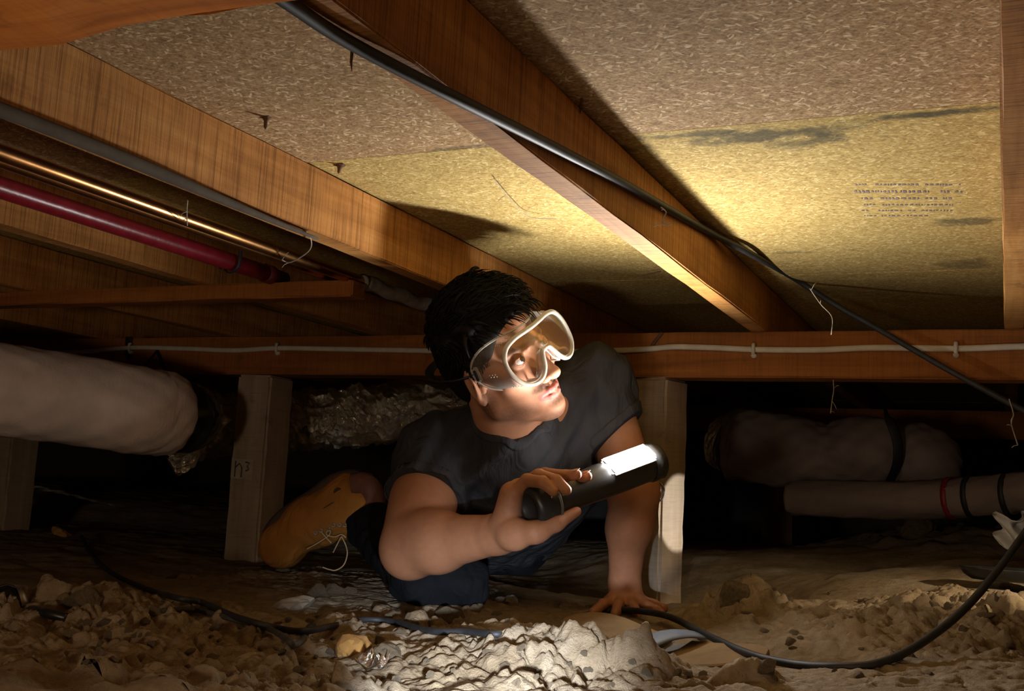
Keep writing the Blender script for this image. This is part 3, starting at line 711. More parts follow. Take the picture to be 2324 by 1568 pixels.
# soil clods
CL = []
for s in range(7):
    bm = bmesh.new(); bmesh.ops.create_icosphere(bm, subdivisions=3, radius=1.0)
    planes = []
    for _ in range(11):
        nn = rng.normal(0, 1, 3); planes.append((nn / np.linalg.norm(nn), rng.uniform(.62, .98)))
    for v in bm.verts:
        p_ = np.array(v.co)
        k = min([1.25] + [hh / max(float(p_ @ nn), 1e-3) for nn, hh in planes])
        k *= 1 + 0.10 * float(noise3(p_ * 3.2, s * 1.7)) + 0.07 * float(noise3(p_ * 9.5, s)) + 0.04 * float(noise3(p_ * 21, s + 2))
        v.co = v.co * k
        v.co.z *= 0.75; v.co.x *= 1 + 0.25 * math.sin(s)
    me = bpy.data.meshes.new('soil_clod'); bm.to_mesh(me); bm.free(); me.materials.append(SOIL)
    CL.append(me)
def clod(px, py, rpx, label, group='clods of soil', mat=None, sink=0.35):
    q = onground(px, py); d = float((R.T @ q)[2]); r = rpx * d / F
    me = random.choice(CL)
    if mat: me = me.copy(); me.materials.clear(); me.materials.append(mat)
    o = bpy.data.objects.new('soil_clod', me); COL.objects.link(o)
    o.scale = (r, r, r); o.rotation_euler = (random.uniform(-.4, .4), random.uniform(-.4, .4), random.uniform(0, 6.28))
    o.location = (q[0], q[1], q[2] + r * (0.75 - 2 * sink) * .6 - (r * .25 if rpx < 16 else 0))
    return tag(o, label, 'clod', group)
PALE = plain('pale_stone', (0.42, 0.39, 0.32), 0.9, nscale=60, bstr=.6, bdist=.003); OCHRE = plain('ochre_soil', (0.42, 0.22, 0.06), 0.95, nscale=60, bstr=.6, bdist=.003)
clod(670, 1378, 34, 'pale grey clod on the soil in front of the tan boot', mat=PALE)
clod(755, 1345, 22, 'small brownish clod right of the pale grey clod')
clod(795, 1345, 19, 'flat tan clod between the boot and the knee')
clod(720, 1352, 26, 'dark grey clod just behind the pale grey clod')
clod(800, 1480, 40, 'ochre clod left of the bright soil heap', mat=OCHRE)
clod(880, 1490, 42, 'cracked tan clod at the left foot of the bright soil heap')
clod(1015, 1400, 26, 'knobbly tan clod on the soil just below the jeans knee')
clod(392, 1312, 11, 'round brownish clod lying near the bend of the long black cable')
clod(352, 1392, 18, 'upright tan clod between the cables and the left mound')
clod(185, 1365, 38, 'large rounded clod crowning the mound at the left')
clod(135, 1212, 24, 'ochre clod far back on the left in the dark', mat=OCHRE)
clod(490, 1385, 20, 'crumbly clod touching the long black cable at the left')
clod(1090, 1378, 14, 'small pale clod right below the jeans cuff')
clod(1740, 1520, 24, 'pointed brown clod in front of the right end of the sandal')
clod(1670, 1352, 46, 'tall brown clod standing behind the cable right of the stump')
clod(2085, 1202, 40, 'rough clod far back in front of the low duct')
clod(1160, 1368, 18, 'yellowish crumbly clod between the jeans and the straight arm', mat=PALE)
for k in range(150):
    zone = random.random()
    if zone < .34: px, py = random.uniform(150, 760), random.uniform(1400, 1530)
    elif zone < .5: px, py = random.uniform(880, 1330), random.uniform(1360, 1440)
    elif zone < .78: px, py = random.uniform(860, 1600), random.uniform(1450, 1560)
    else: px, py = random.uniform(1620, 2300), random.uniform(1330, 1540)
    if 1270 < px < 1745 and 1380 < py < 1535 and py > 1400 + (px - 1330) * .2 - 40 and py < 1450 + (px - 1290) * .2: continue
    clod(px, py, random.uniform(5, 15), 'one of the many small dry clods scattered over the soil', 'small scattered clods')

# foil scrap
def crumple(name, c, size, mat, label, cat, seed=1, up=(0, 0, 1)):
    n = 14; V = []; Fc = []
    for i in range(n):
        for j in range(n):
            u, v = i / (n - 1) - .5, j / (n - 1) - .5
            w = np.array((u * 1.0, v * .7, .25 * math.sin(5 * u + seed) * math.cos(6 * v) + .12 * math.sin(13 * u + 9 * v + seed) + .07 * math.sin(21 * v - 15 * u)))
            V.append(np.array(c) + w * size)
    for i in range(n - 1):
        for j in range(n - 1): Fc.append((i * n + j, (i + 1) * n + j, (i + 1) * n + j + 1, i * n + j + 1))
    o = link_mesh(name, V, Fc, mat)
    md = o.modifiers.new('thick', 'SOLIDIFY'); md.thickness = size * .02
    return tag(o, label, cat)
crumple('foil_scrap', onground(845, 1497, .01), 0.034, FOIL, 'crumpled silver foil scrap between the ochre and tan clods', 'foil', 2)
WHITEP = plain('white_plastic_film', (0.62, 0.64, 0.68), .35, nvar=.1)
g = onground(2305, 1225, 0.03)
n = 18; V = []; Fc = []
for i in range(n):
    for j in range(n):
        u, v = i / (n - 1) - .5, j / (n - 1) - .5
        c = W(2312 + u * 90, 1205 - v * 70, 2.2)
        V.append(c + (R @ np.array([0, 0, 1.0])) * (.02 * math.sin(7 * u) + .015 * math.sin(9 * v + 4 * u) + .01 * math.sin(17 * u + 11 * v)) + np.array([0, 0, .008 * math.sin(8 * u)]))
for i in range(n - 1):
    for j in range(n - 1): Fc.append((i * n + j, (i + 1) * n + j, (i + 1) * n + j + 1, i * n + j + 1))
o = link_mesh('plastic_sheet', V, Fc, WHITEP, None, True); md = o.modifiers.new('thick', 'SOLIDIFY'); md.thickness = .001
tag(o, 'crumpled white plastic sheet on the soil at the right edge', 'plastic sheet')
# black tray half buried at the right edge
q = W(2290, 1298, 2.0)
V, Fc = lathe_geo(q + np.array((0, 0, -.016)), (0, 0, 1), [(0, .0001), (0, .055), (.008, .066), (.020, .074), (.022, .074), (.021, .070), (.008, .060), (.005, .0001)], 36)
V = [np.array(q) + (np.array(v) - q) * np.array((1.15, .8, 1)) for v in V]
o = link_mesh('black_tray', V, Fc, BLACKP, None, True); tag(o, 'shallow round black tray half buried in soil at the right edge', 'tray')
# black bottle-like thing at the left edge
q0, q1 = W(-60, 1395, 1.62), W(50, 1362, 1.66)
root = empty('black_canister', q0); tag(root, 'glossy black canister lying at the left edge with a black lead', 'canister')
ax = q1 - q0; ln = np.linalg.norm(ax)
V, Fc = lathe_geo(q0, ax, [(-.02, .0001), (-.02, .028), (0, .031), (ln * .75, .031), (ln * .86, .026), (ln, .022), (ln, .0001)], 28)
under(link_mesh('body', V, Fc, plain('gloss_black', (.008, .008, .008), .15), None, True), root)
V, Fc = lathe_geo(q1, ax, [(-.012, .0245), (-.002, .0245), (.004, .023), (.004, .0001)], 28)
under(link_mesh('rim', V, Fc, STEEL, None, True), root)
under(tube('lead', spline([W(30, 1378, 1.63), W(60, 1382, 1.64), onground(100, 1390, .004), onground(150, 1410, -.004)], 8), .007, BLACKP, None, 10), root)

# discarded sandal half buried behind the heap
s0, s1 = SANDAL
sd = s1 - s0; sl_ = np.linalg.norm(sd); sd = sd / sl_
upv = np.array((0.02, -.28, 1.0)); sv = np.cross(upv, sd); sv /= np.linalg.norm(sv); upv = np.cross(sd, sv)
FOOTB = plain('worn_brown_footbed', (0.25, 0.17, 0.09), .9, nscale=30); SOLEM = plain('grey_sole', (0.22, 0.20, 0.19), .8); BLUEB = plain('blue_grey_band', (0.16, 0.20, 0.30), .6)
root = empty('old_sandal', (s0 + s1) / 2); tag(root, 'old flat brown sandal with a blue-grey strap half buried behind the soil heap', 'sandal')
def sole_geo(t0, t1, z0, z1, grow=0.0, n=26):
    top, V, Fc = [], [], []
    for i in range(n + 1):
        t = t0 + (t1 - t0) * i / n
        w = 0.048 * (max(1 - abs(2 * t - 1) ** 5, 0)) ** .5 * (1 - .16 * math.exp(-((t - .42) / .16) ** 2)) + grow
        c = s0 + sd * sl_ * t + upv * (.010 * math.cos(2 * math.pi * (t - .1)))
        V += [c + sv * w + upv * z0, c + sv * w + upv * (z1 - .002), c + sv * (w - .003) + upv * z1, c - sv * (w - .003) + upv * z1, c - sv * w + upv * (z1 - .002), c - sv * w + upv * z0]
    for i in range(n):
        for k in range(6): Fc.append((i * 6 + k, i * 6 + (k + 1) % 6, (i + 1) * 6 + (k + 1) % 6, (i + 1) * 6 + k))
    Fc.append((5, 4, 3, 2, 1, 0)); Fc.append(tuple(n * 6 + k for k in range(6)))
    return V, Fc
V, Fc = sole_geo(0.005, .995, -.030, -.004, .002); under(link_mesh('sole', V, Fc, SOLEM), root)
V, Fc = sole_geo(0.0, .485, -.004, .008); under(link_mesh('footbed', V, Fc, FOOTB), root)
V, Fc = sole_geo(0.585, 1.0, -.004, .006); under(link_mesh('footbed', V, Fc, FOOTB), root)
bp = [s0 + sd * sl_ * (.53 - .07 * (u / .05)) + sv * -u + upv * (.014 - 4.5 * u * u) for u in np.linspace(-.052, .052, 14)]
V, Fc = tube_geo(bp, .022, 10, flat=.14, flatdir=upv); b_o = under(link_mesh('strap', V, Fc, BLUEB, None, True), root)
b_o['label'] = 'blue-grey sandal strap'

# ================================================================== CEILING DETAILS
RUST = plain('rusty_metal', (0.10, 0.045, 0.02), .8)
def nail(px, py, ln, tilt, label):
    q = onz(px, py, CEIL + .001)
    root = empty('bent_nail', q); tag(root, label, 'nail')
    d = np.array((tilt, .0, -1.0)); d /= np.linalg.norm(d)
    V, Fc = lathe_geo(q, d, [(0, .0001), (0, .0045), (.003, .0042), (.006, .0026), (ln * .8, .0022), (ln, .0003)], 10)
    under(link_mesh('shank', V, Fc, RUST, None, True), root)
    V = []; Fc = []
    for k in range(9):
        an = 2 * math.pi * k / 9; rr = .007 + .005 * ((k * 7) % 3) / 2
        V.append(q + np.array((math.cos(an) * rr, math.sin(an) * rr * .7, -.0006)))
    V.append(q + np.array((0, 0, -.004))); Fc = [(k, (k + 1) % 9, 9) for k in range(9)]
    under(link_mesh('burst_splinter', V, Fc, RUST), root)
nail(604, 264, .017, 0.02, 'rusty nail point poking through the ceiling board, upper one at the left')
nail(772, 374, .013, -.15, 'rusty nail point poking through at the board joint on the left')
def splinter(px0, py0, px1, py1, label, z=CEIL - .004):
    a, b = onz(px0, py0, z), onz(px1, py1, z - .006)
    tag(tube('wood_splinter', [a, a * .6 + b * .4, b], [.0018, .0014, .0003], RUST, None, 5), label, 'splinter')
splinter(1500, 616, 1455, 626, 'thin wood splinter sticking out beside the central joist')
splinter(1320, 225, 1316, 262, 'upright wood splinter hanging from the board right of the central joist', CEIL - .002)
q = onz(800, 112, JB); tag(tube('wood_splinter', [q, q + np.array((.001, -.002, -.012)), q + np.array((.003, -.003, -.020))], [.0016, .0012, .0003], RUST, None, 5), 'small splinter hanging under the central joist beside the cable', 'splinter')
# cobwebs: fine hanging threads
WEB = plain('cobweb', (0.35, 0.30, 0.24), .9, bstr=0)
def web(pts, r, label):
    geos = []
    P = spline(pts, 6)
    geos.append(tube_geo(P, r, 5))
    for k in range(3):
        i = random.randrange(len(P)); d = rng.normal(0, .006, 3); geos.append(tube_geo([P[i], P[i] + d, P[i] + d * 1.6 + np.array((0, 0, -.003))], r * .7, 4))
    tag(joined('cobweb', geos, WEB), label, 'cobweb')
web([ony(1838, 655, 1.9), ony(1862, 690, 1.9), ony(1888, 720, 1.9), ony(1886, 760, 1.9)], .0007, 'fine cobweb thread hanging below the thick black cable')
web([ony(1891, 862, 2.24), ony(1892, 885, 2.24), ony(1889, 905, 2.24), ony(1885, 938, 2.24)], .0009, 'dusty thread dangling below the orange bearer on the right')
web([onz(426, 455, .35), onz(424, 480, .345), onz(425, 512, .338)], .0008, 'cobweb thread crossing the copper pipes')
web([ony(1500, 470, 1.22), ony(1512, 482, 1.22), ony(1505, 500, 1.22), ony(1518, 512, 1.22)], .0008, 'wispy cobweb on the thick black cable at the central joist')
web([onz(1120, 405, CEIL - .003), onz(1165, 460, CEIL - .006), onz(1200, 492, CEIL - .008), onz(1262, 497, CEIL - .004)], .0006, 'dusty cobweb hair on the bright board left of the central joist')
web([onz(690, 520, .345), onz(706, 545, .34), onz(700, 570, .335), onz(660, 595, .335), onz(640, 590, .335)], .0010, 'dusty cobweb strand hanging over the bright copper pipe')
web([W(2290, 905, 2.0), W(2300, 940, 2.0), W(2295, 960, 2.0), W(2310, 1010, 2.0)], .0012, 'dusty cobweb clump at the right edge below the cable')
o = joined('cobweb', [tube_geo(spline([ony(1480, 785, BY - .003), ony(1492, 768, BY - .005), ony(1503, 755, BY - .003)], 5), .004, 8)], RUST)
tag(o, 'dark cobweb tuft on the bearer above the white cable', 'cobweb')

# ================================================================== THE TORCH
T0, T1 = W(1205, 1152, 1.690), W(1482, 1048, 1.815)
TA = T1 - T0; TL = float(np.linalg.norm(TA)); TA = TA / TL
tv = -T0 - TA * np.dot(-T0, TA); tv /= np.linalg.norm(tv)            # towards the camera
tw = np.cross(tv, TA); tw = tw if tw[2] > 0 else -tw                   # up
PN = math.cos(math.radians(38)) * tv + math.sin(math.radians(38)) * tw; PT = np.cross(TA, PN)
torch = empty('work_torch', T0); tag(torch, 'black cylindrical work torch with a glowing white side panel, held in the hand', 'torch')
GRIP = plain('torch_rubber', (0.020, 0.020, 0.019), 0.38, nscale=80, nvar=.3)
V, Fc = lathe_geo(T0, TA, [(.034, .0001), (.034, .0285), (.040, .029), (.06, .0275), (.11, .0275), (.135, .029), (TL - .02, .029), (TL - .012, .029), (TL - .012, .0001)], 48)
under(link_mesh('body', V, Fc, GRIP, None, True), torch)
V, Fc = lathe_geo(T0, TA, [(.006, .0001), (.003, .020), (-.002, .022), (-.004, .026), (-.002, .0305), (.004, .0335), (.026, .0345), (.032, .0345), (.035, .0335), (.036, .030)], 48)
under(link_mesh('tail_cap', V, Fc, GRIP, None, True), torch)
V, Fc = lathe_geo(T0, TA, [(.0325, .0347), (.0335, .0358), (.0365, .0358), (.0375, .0340)], 48)
under(link_mesh('tail_ring', V, Fc, plain('grey_rubber', (.10, .10, .09), .45), None, True), torch)
V, Fc = lathe_geo(T0, TA, [(TL - .014, .029), (TL - .012, .0315), (TL + .006, .0315), (TL + .010, .028), (TL + .010, .0001)], 40)
under(link_mesh('head_cap', V, Fc, GRIP, None, True), torch)
for s_, an in ((.045, 20), (.022, 38)):
    d = math.cos(math.radians(an)) * tv + math.sin(math.radians(an - 10)) * tw * .2; d /= np.linalg.norm(d)
    V, Fc = lathe_geo(T0 + TA * s_ + d * (.0285 if s_ > .04 else .034), d, [(-.002, .0022), (.0008, .0020), (.0012, .0001)], 10)
    under(link_mesh('rivet', V, Fc, STEEL, None, True), torch)
def slab(c, ax, ay, az, lx, ly, lz, name, mat, parent, r=0.004):
    bm = bmesh.new(); bmesh.ops.create_cube(bm, size=1.0)
    for v in bm.verts: v.co = Vector((v.co.x * lx, v.co.y * ly, v.co.z * lz))
    bmesh.ops.bevel(bm, geom=list(bm.edges), offset=min(r, lz * .45), segments=2, affect='EDGES')
    M = Matrix(((ax[0], ay[0], az[0], c[0]), (ax[1], ay[1], az[1], c[1]), (ax[2], ay[2], az[2], c[2]), (0, 0, 0, 1)))
    for v in bm.verts: v.co = M @ v.co
    bmesh.ops.recalc_face_normals(bm, faces=bm.faces)
    me = bpy.data.meshes.new(name); bm.to_mesh(me); bm.free(); me.materials.append(mat)
    o = bpy.data.objects.new(name, me); COL.objects.link(o)
    return under(o, parent) if parent else o
ps0, ps1 = .146, TL - .016
pc = T0 + TA * (ps0 + ps1) / 2 + PN * .0255
slab(pc, TA, PT, PN, ps1 - ps0 + .008, .040, .010, 'panel_frame', plain('grey_frame', (.35, .35, .36), .4), torch)
em, nt, bs = new_mat('led_light'); bs.inputs['Base Color'].default_value = (0.9, 0.9, 0.9, 1)
bs.inputs['Emission Color'].default_value = (1.0, 0.97, 0.93, 1); bs.inputs['Emission Strength'].default_value = TORCH_STRENGTH
pn = slab(pc + PN * .0052, TA, PT, PN, ps1 - ps0, .033, .002, 'led_panel', em, torch, .0005); pn['label'] = 'glowing white LED panel'

# ================================================================== THE MAN
def skin_mat():
    m, nt, bs = new_mat('skin')
    at = N(nt, 'ShaderNodeAttribute', attribute_name='Col')
    v = coords(nt); n = noise(nt, v, 90, 5, .6); n2 = noise(nt, v, 600, 3, .6)
    c = mixc(nt, 0.35, at.outputs[0], ramp(nt, n, [(0.3, (.78, .74, .72)), (0.7, (1.12, 1.1, 1.08))]), 'MULTIPLY')
    L(nt, c, bs.inputs['Base Color']); bs.inputs['Roughness'].default_value = 0.55; bs.inputs['Specular IOR Level'].default_value = 0.3
    bs.inputs['Subsurface Weight'].default_value = 0.12; bs.inputs['Subsurface Radius'].default_value = (0.012, 0.005, 0.003); bs.inputs['Subsurface Scale'].default_value = 0.6
    bump(nt, bs, n2, 0.25, 0.0008); return m
SKIN = skin_mat()
def cloth(name, col, nscale=900, rough=.9, bdist=.0006):
    m, nt, bs = new_mat(name)
    v = coords(nt); n = noise(nt, v, nscale, 2, .5); big = noise(nt, v, 14, 4)
    c = ramp(nt, big, [(0.3, tuple(x * .75 for x in col)), (0.7, tuple(x * 1.2 for x in col))])
    L(nt, c, bs.inputs['Base Color']); bs.inputs['Roughness'].default_value = rough; bs.inputs['Specular IOR Level'].default_value = .15
    bs.inputs['Sheen Weight'].default_value = 0.0
    wr = noise(nt, coords(nt, (1, 1, .45)), 22, 3, .5, 1.2)
    b1 = N(nt, 'ShaderNodeBump'); b1.inputs['Strength'].default_value = .5; b1.inputs['Distance'].default_value = .02; L(nt, wr, b1.inputs['Height'])
    b2 = bump(nt, bs, n, .4, bdist); L(nt, b1.outputs[0], b2.inputs['Normal']); return m
SHIRT = cloth('charcoal_cotton', (0.040, 0.040, 0.046)); JEANS = cloth('dark_denim', (0.0045, 0.005, 0.0068)); COLLAR = cloth('dark_rib', (0.045, 0.046, 0.052))
BOOT = cloth('tan_nubuck', (0.34, 0.145, 0.030), 300, .85); LACE = plain('pale_lace', (.42, .30, .16), .8)
BOOTC = cloth('brown_collar', (0.16, 0.07, 0.05)); SOLEB = plain('dark_boot_sole', (0.05, 0.03, 0.022), .8)

# head frame: hr towards his left, hn out of the face, hu to the crown
hr = np.array([.62, -.47, .63]); hn = np.array([.70, -.10, -.70])
hn = hn / np.linalg.norm(hn); hr = hr - hn * (hr @ hn); hr /= np.linalg.norm(hr); hu = np.cross(hn, hr); hu = hu if hu[1] < 0 else -hu
HR, HN, HU = R @ hr, R @ hn, R @ hu
HO = W(1207, 797, 1.82) - .085 * HN
HM = np.stack([HR, HN, HU])              # rows: local axes
def H(x, y, z): return HO + HR * x + HN * y + HU * z
def toH(P): return (P - HO) @ HM.T
NECK = W(1165, 990, 1.985)
man = empty('person', W(1160, 1375, 2.05))
tag(man, 'person in clear goggles, charcoal T-shirt and tan boots crouching under the floor holding a torch', 'person')

ext = np.array([.135, .15, .19])
lo = HO - .175; hi = HO + .16; lo = np.minimum(lo, NECK - .07); hi = np.maximum(hi, NECK + .07)
S = Sdf(lo, hi, 0.0017)
S.ell(H(0, -.006, .036), (.0755, .0900, .083), HM, 0)
S.ell(H(0, .030, -.040), (.060, .056, .070), HM, .03)
S.ell(H(0, .046, -.066), (.047, .040, .048), HM, .02)
for s in (-1, 1):
    S.cap(H(s * .058, -.002, -.035), H(s * .049, .008, -.074), .016, .015, .025)     # jaw angle
    S.cap(H(s * .049, .008, -.074), H(s * .014, .068, -.104), .015, .017, .02)       # jaw line
    S.ell(H(s * .044, .060, -.026), (.024, .022, .020), HM, .02)                     # cheekbone
    S.cap(H(s * .014, .084, .019), H(s * .042, .070, .017), .0095, .009, .012)       # brow
    S.cap(H(s * .060, .040, -.010), H(s * .070, .0, -.006), .010, .010, .02)         # zygomatic arch
S.cap(H(0, .080, -.104), H(0, .072, -.100), .0175, .02, .018)                         # chin
for s in (-1, 1):
    S.ell(H(s * .032, .098, -.001), (.016, .017, .011), HM, .010, True)               # eye socket
S.cap(H(0, .086, .010), H(0, .107, -.032), .0072, .0095, .012)                        # nose bridge
S.ell(H(0, .111, -.0425), (.0125, .0125, .0108), HM, .006)                            # nose tip
for s in (-1, 1):
    S.ell(H(s * .0140, .1005, -.0455), (.0085, .0105, .0080), HM, .004)               # nostril wing
    S.cap(H(s * .006, .100, -.054), H(s * .0075, .103, -.047), .0030, .0034, .002, True)
    S.ell(H(s * .032, .0765, 0), (.0142, .0142, .0142), HM, .004)                     # lids over the eyeball
    S.cap(H(s * .0220, .092, -.0012), H(s * .0415, .0885, -.0002), .0050, .0042, .0015, True)   # eye opening
S.ell(H(0, .078, -.072), (.026, .018, .020), HM, .012)                                # mouth area
lip = [(-.0235, .0840, -.0735), (-.010, .0945, -.0695), (0, .0960, -.0705), (.010, .0945, -.0695), (.0235, .0840, -.0735)]
S.chain([H(*p) for p in lip], [.0020, .0040, .0038, .0040, .0020], .003)
lip2 = [(-.0225, .0840, -.0755), (-.010, .0935, -.0800), (0, .0950, -.0810), (.010, .0935, -.0800), (.0225, .0840, -.0755)]
S.chain([H(*p) for p in lip2], [.0020, .0046, .0052, .0046, .0020], .003)
S.chain([H(*p) for p in ((-.022, .0885, -.0748), (0, .1015, -.0752), (.022, .0885, -.0748))], [.0010, .0014, .0010], .001)
sl_m = [H(-.022, .0905, -.0750), H(0, .1030, -.0755), H(.022, .0905, -.0750)]
for i in range(2): S.cap(sl_m[i], sl_m[i + 1], .0016, .0016, .001, True)
for s in (-1, 1):                                                                       # ears
    ea = np.stack([HR * s * .88 - HN * .47, HN * .85 + HR * s * .5, HU * .97 - HN * .15]); ea /= np.linalg.norm(ea, axis=1)[:, None]
    S.ell(H(s * .080, .004, -.016), (.0075, .0185, .0310), ea, .006)
    S.ell(H(s * .0885, .008, -.012), (.0060, .0110, .0195), ea, .003, True)
    S.ell(H(s * .078, .010, -.044), (.006, .008, .010), HM, .006)
    S.cap(H(s * .075, .020, -.022), H(s * .076, .020, -.028), .005, .005, .004)
S.cap(H(0, -.028, -.055), NECK, .056, .062, .03)                                       # neck
S.cap(H(0, .018, -.085), NECK + (R @ np.array([.01, -.02, -.03])), .030, .035, .02)
head_part = S.mesh()

# arms and hands, one grid
SR_, ER, WR = W(988, 1035, 2.03), W(934, 1240, 1.86), W(1132, 1212, 1.735)
SL_, EL, WL = W(1352, 868, 2.13), W(1432, 1095, 2.06), W(1417, 1330, 2.085)
HL = onground(1418, 1386, 0.0)
lo = W(1160, 1150, 1.9); hi = lo.copy()
fingers = [  # metacarpal, knuckle, middle, tip for little, ring, middle, index
    [W(1166, 1122, 1.705), W(1196, 1090, 1.690), W(1232, 1094, 1.652), W(1255, 1114, 1.648)],
    [W(1168, 1112, 1.722), W(1222, 1079, 1.705), W(1263, 1091, 1.662), W(1285, 1112, 1.656)],
    [W(1176, 1106, 1.742), W(1236, 1076, 1.738), W(1282, 1080, 1.702), W(1308, 1077, 1.688)],
    [W(1190, 1104, 1.760), W(1254, 1083, 1.768), W(1300, 1085, 1.728), W(1332, 1081, 1.710)]]
allp = [SR_, ER, WR, SL_, EL, WL, HL] + [p for f_ in fingers for p in f_]
lo = np.min(allp, 0) - .12; hi = np.max(allp, 0) + .12
S = Sdf(lo, hi, 0.0027)
S.cap(SR_, ER, .058, .047, .02)
S.cap(SR_ * .45 + ER * .55, SR_ * .2 + ER * .8, .054, .048, .03)
S.cap(ER + (R @ np.array([-.006, .010, .0])), ER, .043, .045, .02)
fm = ER * .68 + WR * .32
S.cap(ER, fm, .047, .047, .02); S.cap(fm, WR, .046, .0305, .02)
S.cap(ER * .8 + WR * .2 + (R @ np.array([0, -.012, 0])), fm + (R @ np.array([0, -.006, 0])), .040, .038, .03)
# right hand
HEEL = W(1162, 1212, 1.705)
S.cap(WR, HEEL, .031, .026, .012)
for i, f_ in enumerate(fingers):
    S.cap(W(1146 + 6 * i, 1195 - 3 * i, 1.71 + .012 * i), f_[0], .0190, .0145, .012)
    S.chain(f_, [.0118, .0104, .0094, .0084], .0035)
thumb = [W(1160, 1213, 1.695), W(1212, 1208, 1.672), W(1262, 1188, 1.684), W(1308, 1161, 1.706)]
S.chain(thumb, [.0225, .0165, .0118, .0082], .008)
S.ell(W(1172, 1213, 1.685), (.021, .017, .024), None, .010)
S.ell(W(1222, 1208, 1.676), (.018, .016, .014), None, .008)
S.cap(W(1144, 1180, 1.715), W(1156, 1120, 1.71), .017, .015, .012)
# left arm, straight to the ground
S.cap(SL_, EL, .056, .046, .02); S.cap(EL + (R @ np.array([.004, .02, 0])), EL * .55 + WL * .45, .044, .0385, .025); S.cap(EL * .55 + WL * .45, WL, .0385, .0285, .02)
S.cap(EL * .85 + WL * .15 + (R @ np.array([.012, 0, 0])), EL * .6 + WL * .4 + (R @ np.array([.008, 0, 0])), .034, .030, .03)
HLp = HL + np.array((0, 0, .018))
S.cap(WL, HLp + np.array((0, .01, .012)), .0285, .030, .015)
fw = -HL.copy(); fw[2] = 0; fw /= np.linalg.norm(fw); sd_ = np.cross(fw, (0, 0, 1.0))
for i, a in enumerate((-.45, -.16, .10, .36)):
    d = fw * math.cos(a) + sd_ * math.sin(a)
    k0 = HLp + fw * .025 + sd_ * (-.028 + .018 * i); k1 = HLp + fw * .04 + d * .030 + sd_ * (-.030 + .02 * i) + np.array((0, 0, -.002))
    e_ = k1 + d * .028; t_ = e_ + d * .020
    k1[2] = max(k1[2], gh(k1[0], k1[1]) + .010); e_[2] = gh(e_[0], e_[1]) + .009; t_[2] = gh(t_[0], t_[1]) + .006
    S.cap(HLp, k0, .020, .015, .012); S.chain([k0, k1, e_, t_], [.0125, .0098, .0088, .0078], .004)
th0 = HLp - sd_ * .022; th1 = th0 - sd_ * .030 + fw * .018; th2 = th1 - sd_ * .018 + fw * .022
th1[2] = gh(th1[0], th1[1]) + .012; th2[2] = gh(th2[0], th2[1]) + .009
S.chain([th0, th1, th2], [.017, .0115, .009], .008)
arm_part = S.mesh()

# hidden trunk that joins neck and arms under the shirt
CH, PV = W(1185, 1085, 2.10), W(1105, 1165, 2.42)
S = Sdf(np.min([SR_, SL_, CH, PV, NECK], 0) - .16, np.max([SR_, SL_, CH, PV, NECK], 0) + .16, .006)
S.cap(NECK, CH, .06, .10, .05); S.cap(CH, PV, .10, .11, .06); S.cap(SR_, NECK, .045, .05, .05); S.cap(SL_, NECK, .045, .05, .05)
trunk_part = S.mesh()

# colours of the skin
def skin_colour(V, hd):
    base = np.array([.40, .205, .125]) if hd else np.array([.35, .160, .085]); C = np.tile(base, (len(V), 1))
    if hd:
        P = toH(V); x, y, z = P[:, 0], P[:, 1], P[:, 2]
        def blob(cx_, cy_, cz_, rx, ry, rz): return np.clip(1.35 - np.sqrt(((x - cx_) / rx) ** 2 + ((y - cy_) / ry) ** 2 + ((z - cz_) / rz) ** 2), 0, 1) ** .7
        C = C * np.array([1.18, 1.12, 1.08])
        ch = np.maximum(blob(.045, .07, -.035, .03, .03, .02), blob(-.045, .07, -.035, .03, .03, .02))
        C = C * (1 - .15 * ch[:, None]) + np.array([.50, .20, .13]) * .15 * ch[:, None]
        def mixm(C, m, col): m = np.clip(m, 0, 1)[:, None]; return C * (1 - m) + np.array(col) * m
        nz = noise3(P * 420, 3.0) * .5 + .5
        stub = np.clip(np.maximum.reduce([(blob(0, .088, -.060, .030, .02, .0065) * .95) * (np.abs(x) > .003), blob(0, .086, -.092, .016, .02, .010) * .6, blob(.05, .02, -.088, .03, .06, .016) * .42, blob(-.05, .02, -.088, .03, .06, .016) * .42, blob(0, .06, -.118, .05, .045, .012) * .5, blob(-.066, .0, -.05, .018, .022, .045) * .55, blob(.066, .0, -.05, .018, .022, .045) * .55]), 0, 1)
        C = mixm(C, np.clip(stub * 1.5, 0, .95) * (.60 + .4 * nz), (.030, .020, .017))
        lm = np.zeros(len(V))
        for a in range(len(lip) - 1):
            for LP, rr in ((lip, .0050), (lip2, .0058)):
                p0, p1 = np.array(LP[a]), np.array(LP[a + 1]); ba = p1 - p0; t = np.clip(((P - p0) @ ba) / (ba @ ba), 0, 1)
                lm = np.maximum(lm, np.clip((rr + .0016 - np.linalg.norm(P - p0 - t[:, None] * ba, axis=1)) / .0020, 0, 1))
        C = mixm(C, lm * (y > .078), (.42, .145, .120))
        for s in (-1, 1):
            br = blob(s * .031, .084, .0195, .022, .02, .0045); C = mixm(C, br * .95, (.018, .012, .010))
            C = mixm(C, blob(s * .032, .088, -.001, .019, .012, .009) * .35, (.16, .07, .05))
            C = mixm(C, blob(s * .0075, .103, -.051, .005, .006, .004) * .8, (.06, .02, .015))
        C = mixm(C, blob(-.034, .055, -.098, .0035, .008, .0035) * .9, (.05, .025, .02))    # mole on the jaw
    return C
parts = [head_part, arm_part, trunk_part]
colr = np.concatenate([skin_colour(head_part[0], True), skin_colour(arm_part[0], False), skin_colour(trunk_part[0], False)])
body = under(sdf_obj('body', parts, SKIN, None, colr), man)
